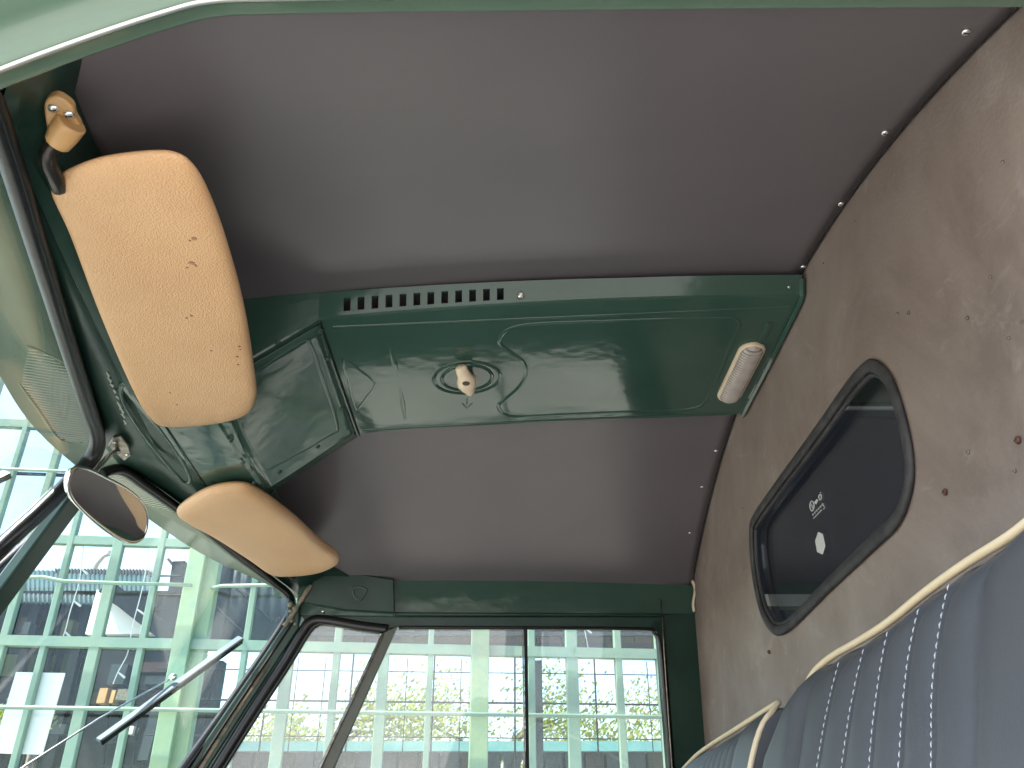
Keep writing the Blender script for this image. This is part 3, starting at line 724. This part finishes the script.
for u, v, r_ in [(194, 239, .0035), (190, 241, .002), (192, 263, .005), (196, 266, .003), (187, 268, .002), (239, 347, .002), (237, 357, .0022), (240, 350, .0012), (211, 351, .0018), (170, 393, .0015), (177, 405, .0013), (238, 365, .002), (191, 316, .003), (186, 318, .0025)]:
    p = hz(u, v, ZV-.0089); b = MB(); vs0 = [p+V((math.cos(a)*r_*random.uniform(.25, .8), math.sin(a)*r_*random.uniform(.25, .8), 0)) for a in [k*math.pi/7 for k in range(14)]]
    b.prism(vs0, (0, 0, .0012)); b.build('ink_stain', 'stain', padA)
q = lambda u, v, z=.50: hz(u, v, z)
b = MB(); b.tube(catmull([q(59, 142, .492), q(50, 150, .487), q(49, 162, .482), q(55, 177, .480), q(59, 188, .482)], 4), [.0065]*17, 10); b.build('visor_rod', 'blackmetal', t1, True)
b = MB()
Rm = Matrix.Rotation(math.radians(0), 3, 'Z')
b.prism([p for p in px(smooth2([(44, 108), (47, 100), (56, 97), (66, 102), (73, 109), (75, 118), (81, 130), (76, 137), (66, 140), (58, 143), (50, 140), (46, 125)], 4, True), lambda u, v: q(u, v, .498))], (0, 0, .008))
b.tube([q(72, 122, .497), q(64, 133, .493), q(57, 144, .489)], [.0115, .0115, .0095], 12)
vb = b.build('visor_bracket', 'tanhard', t1, bevel=.0035)
domescrew(vb, q(53.5, 108.5, .4975), (0, 0, -1), .0042); domescrew(vb, q(69, 114.5, .4975), (0, 0, -1), .0042)
v2o = [(177, 509), (196, 494), (216, 486), (240, 484), (258, 491), (290, 514), (322, 543), (338, 555), (337, 563), (318, 571), (290, 574), (272, 572), (250, 557), (215, 534), (186, 518)]
t2 = thing('sun_visor', 'smaller looking tan sun visor folded over the far windscreen half', 'sun visor', hz(290, 570, .50), 'tan sun visors')
padB, PB, cB, nB = pad('visor_pad', v2o, .486, t2, (0.05, -.12), .022) if False else pad('visor_pad', v2o, .486, t2, (0, 0), .024)
b = MB(); p0 = hz(288, 572, .486); b.tube([p0, p0+V((.0, .03, .0)), p0+V((.012, .05, .015))], .0055, 8); b.build('visor_rod', 'blackmetal', t2, True)
# rear-view mirror
MC = V((-.488, .985, .398))
mt = thing('rear_view_mirror', 'rounded rear-view mirror on a chrome arm at the windscreen centre', 'mirror', hz(118, 448, .505))
mn = V((.62, -.74, -.18)).normalized()
mn = V((.985, .02, -.16)).normalized()
md_ = mn.dot(ray(108, 505)*1.06)
mo = smooth2([(72, 470), (84, 468), (104, 477), (128, 490), (143, 505), (147, 522), (142, 538), (130, 542), (112, 534), (90, 517), (72, 498), (68, 483)], 5, True)
MP = [hit(u, v, mn, md_) for u, v in mo]
b = MB(); b.prism([p for p in MP], -mn*.006); hs = b.build('mirror_back', 'chrome', mt, bevel=.002)
b = MB(); cM = sum(MP, V((0, 0, 0)))/len(MP); b.prism([cM+(p-cM)*.965+mn*.0012 for p in MP], -mn*.002); b.build('mirror_glass', 'mirror', mt)
b = MB(); b.tube(MP, .0022, 8, True); b.build('mirror_rim', 'chrome', mt, True)
b = MB(); b.tube(catmull([hz(119, 452, .500), hz(113, 455, .485)+V((0, -.005, 0)), hit(100, 474, mn, md_)-mn*.008], 6), .0032, 8); b.build('mirror_arm', 'chrome', mt, True)
b = MB(); b.prism(px([(108, 446), (113, 438), (121, 437), (128, 446), (131, 456), (124, 461), (117, 455)], lambda u, v: hz(u, v, .4995)), (0, 0, .004)); mp = b.build('mounting_plate', 'steel', mt, bevel=.001)
for u, v in [(114.5, 443), (127, 455)]: domescrew(mp, hz(u, v, .499), (0, 0, -1), .003)

# ================================================================== seats
SNN = V((1, 0, -.35)); SD = .2219
def os_(u, v, o=0): return hit(u, v, SNN, SD-o)
SU = V((.35, 0, 1)).normalized()              # up along the backrest
def plane_yz(p): return p.y, p.z
def seat(name, label, seams, top, ynear, yfar, stitched, corner, group):
    """backrest: columns between seam lines, puffed; top follows the piping"""
    t = thing(name, label, 'seat', (.3, (ynear+yfar)/2, GROUND+.5), group)
    zb = -.55; NR = 36; vs = []; fs = []
    def sy(S, z):
        pts = sorted([(p.z, p.y) for p in S]); return interp(pts, z)
    ztop = lambda y: interp(top, y)
    cols = []
    S_all = [None]+list(seams)+[None]
    K = 10
    for si in range(len(S_all)-1):
        for k in range(K if si < len(S_all)-2 else K+1):
            cols.append((si, k/K))
    for si, f in cols:
        for r_ in range(NR+1):
            w = (r_/NR)
            z0 = .168
            z = zb+(z0-zb)*(1-(1-w)**1.6)
            a = sy(S_all[si], z) if S_all[si] else ynear
            c = sy(S_all[si+1], z) if S_all[si+1] else yfar
            y = a+(c-a)*f
            zt = ztop(y)
            z = zb+(zt-zb)*(1-(1-w)**1.6)
            puff = .0042*(max(0, math.sin(math.pi*f))**.75)
            if S_all[si] is None: puff = .012*min(1, (1-f)*6)**.5 if f > .0 else .012
            if S_all[si] is None and f > .93: puff = 0
            if S_all[si+1] is None: puff = .010*(min(1, f*6))**.5*(max(0., 1-((f-.5)/.5)**6) if f > .5 else 1)
            # round over at the top
            dt = (zt-z); rnd = .020*max(0, 1-dt/.03)**2
            p = V((SD+.35*z-puff+rnd, y, z)); vs.append(p)
    n = NR+1
    for i in range(len(cols)-1):
        for j in range(NR): fs.append((i*n+j, (i+1)*n+j, (i+1)*n+j+1, i*n+j+1))
    # back shell: top and sides
    m0 = len(vs)
    for i in range(len(cols)): vs.append(vs[i*n+NR]+V((.07, 0, -.005)))
    for i in range(len(cols)-1): fs.append((i*n+NR, (i+1)*n+NR, m0+i+1, m0+i))
    last = len(cols)-1; m1 = len(vs)
    for j in range(n): vs.append(vs[last*n+j]+V((.07, .004, 0)))
    for j in range(NR): fs.append((last*n+j, m1+j, m1+j+1, last*n+j+1))
    m2 = len(vs)
    for j in range(n): vs.append(vs[j]+V((.07, 0, 0)))
    for j in range(NR): fs.append((j, j+1, m2+j+1, m2+j))
    b = MB(); b.add(vs, fs); o = b.build('backrest', 'vinyl', t, True); o.data.set_sharp_from_angle(angle=math.radians(55))
    b = MB(); b.tube(corner, .0032, 8); b.build('piping', 'piping', t, True)
    for S in stitched:
        P = [V((SD+.35*z_, sy(S, z_), z_)) for z_ in [max(p.z for p in S)-.004-.012*k for k in range(40)]]; b = MB(); acc = 0; L = 0
        out = [P[0]]
        for a, c in zip(P, P[1:]):
            nseg = max(1, int((c-a).length/.001))
            for q_ in range(nseg): out.append(a.lerp(c, (q_+1)/nseg))
        i = 4
        while i+5 < len(out):
            b.tube([out[i]+V((-.0026, 0, 0)), out[i+2]+V((-.0030, 0, 0)), out[i+4]+V((-.0026, 0, 0))], [.0003, .00055, .0003], 5); i += 6
        b.build('stitching', 'thread', t, True)
    b = MB(); b.prism([V((.02, ynear, -.62)), V((.32, ynear, -.62)), V((.32, yfar, -.62)), V((.02, yfar, -.62))], (-.0, 0, .1)); b.box((.0, (ynear+yfar)/2, -.58), (.45, yfar-ynear, .13)); b.build('seat_cushion', 'vinyl', t, bevel=.03, seg=4)
    return t
def ext(P):                                   # continue a seam down the backrest
    P = sorted(P, key=lambda p: -p.z); P.append(V((SD+.35*-.6, P[-1].y, -.6))); return P
SL = [[(996, 545), (982, 596), (978, 640), (977, 684), (977, 768)],
      [(957, 571), (948, 603), (943, 631), (938, 666), (936, 701), (936, 768)],
      [(926, 596), (917, 630), (911, 665), (906, 712), (903, 768)],
      [(894, 620), (887, 650), (881, 688), (876, 728), (873, 768)],
      [(870, 638), (861, 672), (853, 712), (845, 768)],
      [(845, 652), (836, 684), (828, 720), (820, 768)],
      [(815, 672), (808, 700), (803, 732), (799, 768)]]
seams = [ext(px(L, os_)) for L in SL]
pip = [(1150, 444), (1080, 484), (1024, 516), (991, 541), (950, 567), (910, 596), (875, 625), (848, 643), (822, 658), (806, 671), (797, 684), (790, 700), (780, 725), (767, 768), (757, 815)]
pip3 = px(smooth2(pip, 4), lambda u, v: os_(u, v, 0))
top = sorted([(p.y, p.z) for p in pip3])
yfar_ = os_(767, 768).y
tp = sorted([(os_(u, v).y, os_(u, v).z) for u, v in pip[:11]])+[(yfar_-.012, .120), (yfar_, .085)]
corner1 = [p+V((.012, 0, .003)) for p in pip3 if p.z > .10]
seat('driver_seat', 'large blue-grey pleated seat back with white stitching nearest the camera', seams, tp, .26, yfar_, seams[1:6], corner1, 'pleated vinyl seats')
# second seat
y2a = os_(772, 707).y; tz = .160
S2 = [(.02+y2a+.09+i*.036) for i in range(8)]
seams2 = [[V((SD+.35*z, y-.0*z, z)) for z in (.16, .0, -.3, -.6)] for y in S2]
tp2 = [(y2a-.01, .150), (y2a+.03, .160), (y2a+.3, .160), (1.50, .158), (1.60, .15), (1.66, .12)]
c2 = catmull([V((SD+.35*-.3-.01, y2a-.004, -.3)), V((SD+.35*.0-.01, y2a-.004, .0)), V((SD+.35*.12-.01, y2a-.002, .12)), V((SD+.35*.155+.004, y2a+.004, .155)), V((SD+.35*.162+.012, y2a+.04, .164)), V((SD+.35*.162+.012, 1.2, .165)), V((SD+.35*.162+.012, 1.45, .165)), V((SD+.35*.16+.012, 1.62, .155))], 6)
seat('passenger_seat', 'darker pleated seat back with cream piping in front of the far pillar', seams2, tp2, y2a-.004, 1.66, [], c2, 'pleated vinyl seats')

# ================================================================== outside: yard, glazed steel wall, sheds, trees
b = MB(); b.add([V((-300, -300, GROUND)), V((300, -300, GROUND)), V((300, 300, GROUND)), V((-300, 300, GROUND))], [(0, 1, 2, 3)])
gr = b.build('ground', 'concrete'); gr['kind'] = 'structure'
WN = V((-.095, 1, 0)); WD = 5.1
WX = V((1, .095, 0)).normalized(); WNn = WN.normalized()
def wl(u, v, o=0): return hit(u, v, WN, WD+o)
wallt = thing('glazed_wall', 'pale green steel framed window wall outside the van', 'window wall', (0, 5.1, GROUND))
zbeam = {'top': wl(100, 541.5).z, 'main': wl(100, 643).z, 'high': wl(30, 425).z}
def vert(u, w, name='mullion', m='mullion', dpt=.05, o=0, z0=GROUND, z1=4.2, v=645):
    p = wl(u, v, o); b = MB(); ww = w/868*1.14*p.y
    b.box((p.x, p.y, (z0+z1)/2), (ww, dpt, z1-z0), Matrix.Rotation(math.atan(.095), 3, 'Z')); return b.build(name, m, wallt, bevel=.004, seg=1)
for u, w in [(3, 6.5), (45, 5), (96, 9), (142, 5.5), (246, 5), (290, 10), (338, 6.5), (385, 9), (431, 5), (531, 6), (571, 10), (617, 6), (659, 8), (706, 6), (750, 9), (-40, 5), (-90, 9), (-140, 5), (-190, 9), (-245, 5), (-300, 9), (-360, 5), (-430, 9)]:
    vert(u, w)
for u in (191, 480, 780, -120):
    vert(u-7.5 if u == 191 else u, 14.5 if u == 191 else 15, 'post', 'post', .12, 0)
    if u == 191: vert(u+7.5, 15, 'post', 'post', .09, .04)
def horiz(z, h, name, m, dpt=.045, o=0, tube=False, x0=-9, x1=5):
    b = MB(); y = lambda x: WD+.095*x+o
    if tube: b.tube([V((x0, y(x0), z)), V((x1, y(x1), z))], h, 8)
    else: b.bar((x0, y(x0), z), (x1, y(x1), z), dpt, h)
    b.build(name, m, wallt, tube)
horiz(zbeam['top'], .05, 'crossbar', 'mullion'); horiz(zbeam['main'], .055, 'crossbar', 'mullion', .055); horiz(zbeam['high'], .05, 'crossbar', 'mullion')
horiz(zbeam['high']+.75, .05, 'crossbar', 'mullion'); horiz(.05, .05, 'crossbar', 'mullion')
b = MB(); zt_ = wl(60, 583, -.1).z
pts = [V((-9, 5.1-.855-.1, zt_+.03)), wl(-60, 579, -.1), wl(20, 577.5, -.1), wl(42, 577, -.1), wl(62, 581, -.1), wl(110, 583, -.1), wl(192, 585, -.1)]
b.tube(pts, .011, 8); b.build('bent_bar', 'mullion', wallt, True)
b = MB(); b.tube([wl(212, 588, -.02), wl(222, 586, -.1), wl(280, 585, -.1), wl(400, 587, -.1), wl(700, 592, -.1)], .011, 8); b.build('bent_bar', 'mullion', wallt, True)
horiz(wl(60, 708, -.1).z, .011, 'round_bar', 'mullion', o=-.1, tube=True); horiz(wl(30, 470, -.1).z, .010, 'round_bar', 'mullion', o=-.1, tube=True)
horiz(wl(30, 474, .1).z, .012, 'round_bar', 'black', o=.1, tube=True)
b = MB(); b.add([V((-9, WD-.855+.01, GROUND)), V((5, WD+.475+.01, GROUND)), V((5, WD+.475+.01, 4.2)), V((-9, WD-.855+.01, 4.2))], [(0, 1, 2, 3)]); b.build('glazing', 'pane', wallt)
# white board behind the glass
b = MB(); P = px([(16, 672), (65, 673), (42, 754.5), (-8, 753)], lambda u, v: wl(u, v, .03)); b.prism(P, WNn*.01)
o = b.build('notice_board', 'white'); o['label'] = 'blank white board behind the lower left panes of the steel wall'; o['category'] = 'board'
# hanging string lights
def stringlight(L, lab):
    b = MB(); P = catmull(px(L, lambda u, v: wl(u, v, .06)), 4); b.tube(P, .003, 5)
    for i in range(3, len(P), 7): b.tube([P[i], P[i]+V((random.uniform(.03, .05), 0, -.03))], [.004, .007], 5)
    o = b.build('string_lights', 'white', None, True); o['label'] = lab; o['category'] = 'string lights'; o['group'] = 'white light strings behind the glazing'
stringlight([(84, 541), (80, 577), (77, 590), (70, 612), (66, 628), (62, 640)], 'white light string hanging in front of the teal corrugated roof')
stringlight([(150, 541), (145, 575), (140, 598), (134, 620), (130, 640), (127, 655), (118, 672), (113, 684)], 'white light string hanging down past the white gable end')
stringlight([(582, 618), (585, 632), (588, 648)], 'short light string above the far door window, right of the sash bar')
# shed with corrugated sheet roof
def corr(p0, p1, p2, p3, n, amp, name, m, parent, th=.01):
    def fn(s, t):
        a = p0.lerp(p1, s); c = p3.lerp(p2, s); p = a.lerp(c, t); return p+V((0, -.3*amp*math.sin(s*n*2*math.pi), amp*math.sin(s*n*2*math.pi)))
    o = sheet(name, fn, n*6, 2, m, parent, th, 0); return o
sh = thing('corrugated_shed', 'dark timber shed with teal corrugated sheet roof beyond the glazing', 'shed', (-4.5, 7.5, GROUND))
corr(hy(-260, 565, 8.1), hy(152, 573, 8.1), hy(152, 606, 7.0), hy(-260, 596, 7.0), 90, .006, 'roof', 'roofsheet', sh)
corr(hy(55, 569, 8.0), hy(152, 570, 8.0), hy(152, 584, 7.98), hy(55, 582, 7.98), 30, .008, 'ridge_flashing', 'black', sh)
b = MB(); a, c = hy(-260, 604, 7.15), hy(192, 604, 7.15); b.box(((a.x+c.x)/2, 7.3, (a.z+.14+GROUND)/2), (c.x-a.x, .1, a.z+.14-GROUND)); b.build('wall', 'wood', sh)
for u0, u1, v0, v1, m in [(8, 18, 612, 640, 'brown'), (22, 42, 618, 640, 'brown'), (100, 130, 690, 708, 'brown'), (4, 24, 655, 676, 'leafa'), (30, 38, 655, 672, 'leafa'), (46, 58, 655, 690, 'leafa'), (66, 84, 655, 690, 'leafb'), (105, 140, 655, 680, 'wood')]:
    P = px([(u0, v0), (u1, v0), (u1-(v1-v0)*.27, v1), (u0-(v1-v0)*.27, v1)], lambda u, v: hy(u, v, 7.23)); b = MB(); b.prism(P, (0, -.02, 0)); b.build('shed_panel', m, sh)
for u0, u1, v0, v1, m in [(112, 128, 664, 684, 'sheet'), (140, 168, 662, 672, 'brown'), (146, 170, 676, 684, 'sheet'), (100, 108, 688, 703, 'tanhard'), (112, 116, 690, 703, 'tanhard'), (118, 131, 689, 700, 'chip'), (24, 31, 622, 634, 'sheet'), (52, 56, 612, 640, 'sheet'), (64, 74, 620, 640, 'brown'), (128, 134, 726, 734, 'white'), (52, 66, 724, 734, 'sheet'), (150, 160, 712, 760, 'sheet')]:
    P = px([(u0, v0), (u1, v0), (u1-(v1-v0)*.27, v1), (u0-(v1-v0)*.27, v1)], lambda u, v: hy(u, v, 6.8)); b = MB(); b.prism(P, (0, .10, 0)); b.build('shed_panel', m, sh)
for u in (38, 60, 88):
    b = MB(); b.bar(hy(u, 606, 7.1), hy(u, 606, 7.1)+V((0, 0, -3)), .07, .07, up=(0, 1, 0)); b.build('shed_post', 'black', sh)
# white gable building in front of it
wg = thing('white_gable_building', 'bright white gable end under a dark sloping roof beam', 'building', (-3.2, 6.9, GROUND))
b = MB(); b.prism(px([(113, 599), (156, 631), (156, 634), (104, 634)], lambda u, v: hy(u, v, 6.95)), (0, .08, 0)); b.prism(px([(97, 589), (104, 594), (94, 635), (85, 634)], lambda u, v: hy(u, v, 6.95)), (0, .08, 0)); b.build('gable_wall', 'white', wg)
b = MB(); b.bar(hy(108, 588, 6.9), hy(200, 660, 6.9), .12, .15, up=(0, 1, 0)); b.bar(hy(116, 598, 6.88), hy(160, 602, 6.88), .1, .08, up=(0, 1, 0)); b.build('roof_beam', 'black', wg)
b = MB(); b.bar(hy(181, 563, 6.85), hy(168, 645, 6.85), .10, .10, up=(0, 1, 0)); b.bar(hy(168, 559, 6.8), hy(190, 584, 6.8), .02, .02, up=(0, 1, 0)); b.build('wall_post', 'black', wg)
for v in (594, 613): 
    b = MB(); b.tube([hy(150, v-18, 6.8), hy(196, v-18, 6.8)], .008, 5); b.build('cable', 'black', wg)
b = MB(); 
def lower(u0, u1, v0, v1, y, m, name, par):
    P = px([(u0, v0), (u1, v0), (u1, v1), (u0, v1)], lambda u, v: hy(u, v, y)); b = MB(); b.prism(P, (0, .05, 0)); b.build(name, m, par)
dk = thing('workshop_front', 'dark boarded workshop front with barred windows left of the double post', 'building', (-2.9, 7, GROUND))
lower(92, 176, 650, 690, 6.9, 'wood', 'upper_boarding', dk); lower(80, 176, 688, 704, 6.93, 'brown', 'sign_board', dk); lower(70, 176, 704, 900, 6.96, 'wood', 'lower_boarding', dk)
b = MB()
for i in range(7): b.bar(hy(108+i*10, 712, 6.85), hy(100+i*10, 790, 6.85), .018, .018, up=(0, 1, 0))
for v in (714, 742, 766): b.bar(hy(95, v, 6.83), hy(176, v, 6.83), .018, .018)
b.build('window_grille', 'black', dk)
# grey sheet cladding to the right of the double post
sc_ = thing('sheet_clad_wall', 'grey sheet metal wall with diagonal wires right of the double post', 'wall', (-2.0, 6.6, GROUND))
corr(hy(206, 545, 6.6), hy(300, 552, 6.6), hy(290, 646, 6.6), hy(190, 646, 6.6), 9, .018, 'cladding', 'sheet', sc_)
b = MB(); b.bar(hy(226, 560, 6.5), hy(214, 648, 6.5), .12, .08, up=(0, 1, 0)); b.build('clad_post', 'black', sc_)
for L in ([(228, 580), (272, 622)], [(212, 603), (246, 636)]):
    b = MB(); b.tube(px(L, lambda u, v: hy(u, v, 6.4)), .009, 5); b.build('bracing_wire', 'black', sc_)
b = MB(); b.bar(hy(214, 662, 6.5), hy(196, 770, 6.5), .16, .1, up=(0, 1, 0)); b.build('clad_post', 'wood', sc_)
# street lamp far away
sl = thing('street_lamp', 'thin curved street lamp rising behind the corrugated roof', 'street lamp', (hy(92, 573, 20).x, 20, GROUND))
b = MB(); P = [hy(92, 573, 20)+V((0, 0, -6)), hy(94, 570, 20), hy(98, 563, 20), hy(104, 556, 20), hy(110, 554, 20)]; b.tube(P, .05, 6); b.build('lamp_pole', 'steel', sl, True)
b = MB(); b.bar(hy(109, 553.5, 20), hy(117, 553.5, 20), .15, .1); b.build('lamp_head', 'steel', sl)
# canopy fascia seen over the far door window
ca = thing('boarded_canopy', 'dark brown boarded canopy above the far door window', 'canopy', (.3, 7.2, GROUND))
zc0 = hy(480, 650, 7.2).z
b = MB(); b.box((.3, 7.25, zc0+.5), (5, .03, 1.0), mi=1)
for i in range(24):
    x = -2.1+i*.2; b.box((x, 7.2+random.uniform(-.02, .02), zc0+.5), (.19, .04, 1.0), mi=random.choice([0, 0, 1, 2]))
b.build('fascia', ['brown', 'wood', 'leafb'], ca)
for dz, h, m in ((.02, .035, 'black'), (.11, .03, 'sheet')):
    b = MB(); b.bar((-2.2, 7.13, zc0+dz), (2.8, 7.13, zc0+dz), .04, h); b.build('fascia_rail', m, ca)
# wire fence
fe = thing('wire_fence', 'thin dark wire mesh fence behind the door window glazing', 'fence', (0, 6.2, GROUND))
b = MB()
for k, v in enumerate((673, 703, 738)):
    z = hy(480, v, 6.2).z; b.tube([V((-2.4, 6.05, z)), V((2.2, 6.35, z))], .004 if v != 703 else .007, 5)
for i in range(24):
    x = -2.2+i*.185; b.tube([V((x, 6.2+x*.07, GROUND)), V((x, 6.2+x*.07, hy(480, 660 if i % 3 else 650, 6.2).z))], .0035 if i % 3 else .0065, 5)
b.build('mesh', 'black', fe)
for u in (538,):
    b = MB(); p = hy(u, 661, 6.1); b.box((p.x, 6.1, (p.z+GROUND)/2), (.045, .045, p.z-GROUND)); b.build('fence_post', 'sheet', fe)
# turquoise topped low building/wagon
wgn = thing('turquoise_wagon', 'low wagon with turquoise top rail and grey sides beyond the fence', 'wagon', (.3, 9, GROUND))
z1 = hy(480, 741, 9).z; z0_ = hy(480, 751, 9).z
b = MB(); b.box((.6, 9.4, (z1+z0_)/2), (7, .8, z1-z0_)); b.build('top_rail', 'turq', wgn)
b = MB()
for i in range(34): b.box((-2.8+i*.2, 9.42, (z0_+GROUND+.4)/2), (.17, .7, z0_-GROUND-.4), mi=i % 3 == 0)
b.build('wagon_side', ['sheet', 'brown'], wgn)
# trees
def tree(x, y, h, r, m, lab, n=1500, seed=1, z0=None):
    rnd = random.Random(seed); t = thing('tree', lab, 'tree', (x, y, GROUND), 'trees beyond the fence')
    b = MB(); tr = [V((x, y, GROUND)), V((x+.1, y, GROUND+h*.35)), V((x-.05, y+.1, GROUND+h*.75))]; b.tube(tr, [h*.035, h*.025, h*.008], 8)
    limbs = []
    for k in range(9):
        a = rnd.uniform(0, 6.28); s0 = tr[1].lerp(tr[2], rnd.random()); e = s0+V((math.cos(a)*r*.8, math.sin(a)*r*.8, rnd.uniform(.1, .5)*r)); b.tube([s0, s0.lerp(e, .5)+V((0, 0, .15)), e], [h*.012, h*.008, h*.003], 5); limbs.append(e)
    b.build('trunk', 'bark', t, True)
    b = MB(); cl = [l+V((rnd.gauss(0, .2)*r, rnd.gauss(0, .2)*r, rnd.gauss(0, .2)*r)) for l in limbs for _ in range(3)]+[tr[2]]
    for i in range(n):
        c = rnd.choice(cl); p = c+V((rnd.gauss(0, 1), rnd.gauss(0, 1), rnd.gauss(0, .8)))*r*.2; sz = rnd.uniform(.018, .042)
        a = V((rnd.gauss(0, 1), rnd.gauss(0, 1), rnd.gauss(0, 1))).normalized(); c_ = a.orthogonal().normalized(); d_ = a.cross(c_)
        b.add([p+c_*sz, p+d_*sz*.5, p-c_*sz, p-d_*sz*.5], [(0, 1, 2, 3)])
    me = mesh('crown', b.v, b.f); finish('crown', me, m, t)
tree(-2.3, 11, 3.45, 1.2, 'leafa', 'yellow-green tree seen through the vent window', 10000, 2)
tree(2.0, 12, 3.35, 1.3, 'leafa', 'yellow-green tree seen through the rear half of the door window', 10000, 3)
tree(-.3, 12.5, 3.65, 1.3, 'leafb', 'pale green tree seen through the front half of the door window', 10000, 4)
tree(.9, 11, 3.05, 1.0, 'leafa', 'lower yellow-green tree right of the wide post', 2500, 6)
tree(-3.32, 6.45, 2.95, .27, 'leafa', 'small yellow-green shrub above the blank white board', 1800, 9)
# ================================================================== light and camera
w = bpy.data.worlds.new('World'); sc.world = w; w.use_nodes = True; nt = w.node_tree
bg = nt.nodes['Background']; sky = nt.nodes.new('ShaderNodeTexSky'); sky.sky_type = 'NISHITA'; sky.sun_disc = False
SUNV = V((-.95, -.30, 0)).normalized(); EL = math.radians(58); AZ = math.atan2(SUNV.x, SUNV.y)
sky.sun_elevation = EL; sky.sun_rotation = AZ; sky.dust_density = 2.0; sky.air_density = 1.0
nt.links.new(sky.outputs[0], bg.inputs['Color']); bg.inputs['Strength'].default_value = .15
sd_ = (SUNV*math.cos(EL)+V((0, 0, math.sin(EL))))
L = bpy.data.lights.new('sun', 'SUN'); L.energy = 4.2; L.angle = math.radians(.5); L.color = (1, .95, .88)
lo = bpy.data.objects.new('sun', L); COL.objects.link(lo); lo.rotation_euler = sd_.to_track_quat('Z', 'Y').to_euler()
cam = bpy.data.cameras.new('camera'); co = bpy.data.objects.new('camera', cam); COL.objects.link(co); sc.camera = co
cam.sensor_width = 36; cam.lens = F*36/1024; cam.clip_start = .02; cam.clip_end = 1500
co.location = (0, 0, 0); co.rotation_euler = (math.pi/2+TH, 0, 0)
sc.view_settings.view_transform = 'Standard'; sc.view_settings.look = 'None'; sc.view_settings.exposure = 2.2; sc.view_settings.gamma = 1
sc.cycles.max_bounces = 10; sc.cycles.diffuse_bounces = 5; sc.cycles.transparent_max_bounces = 16
sc.cycles.caustics_reflective = False; sc.cycles.caustics_refractive = False
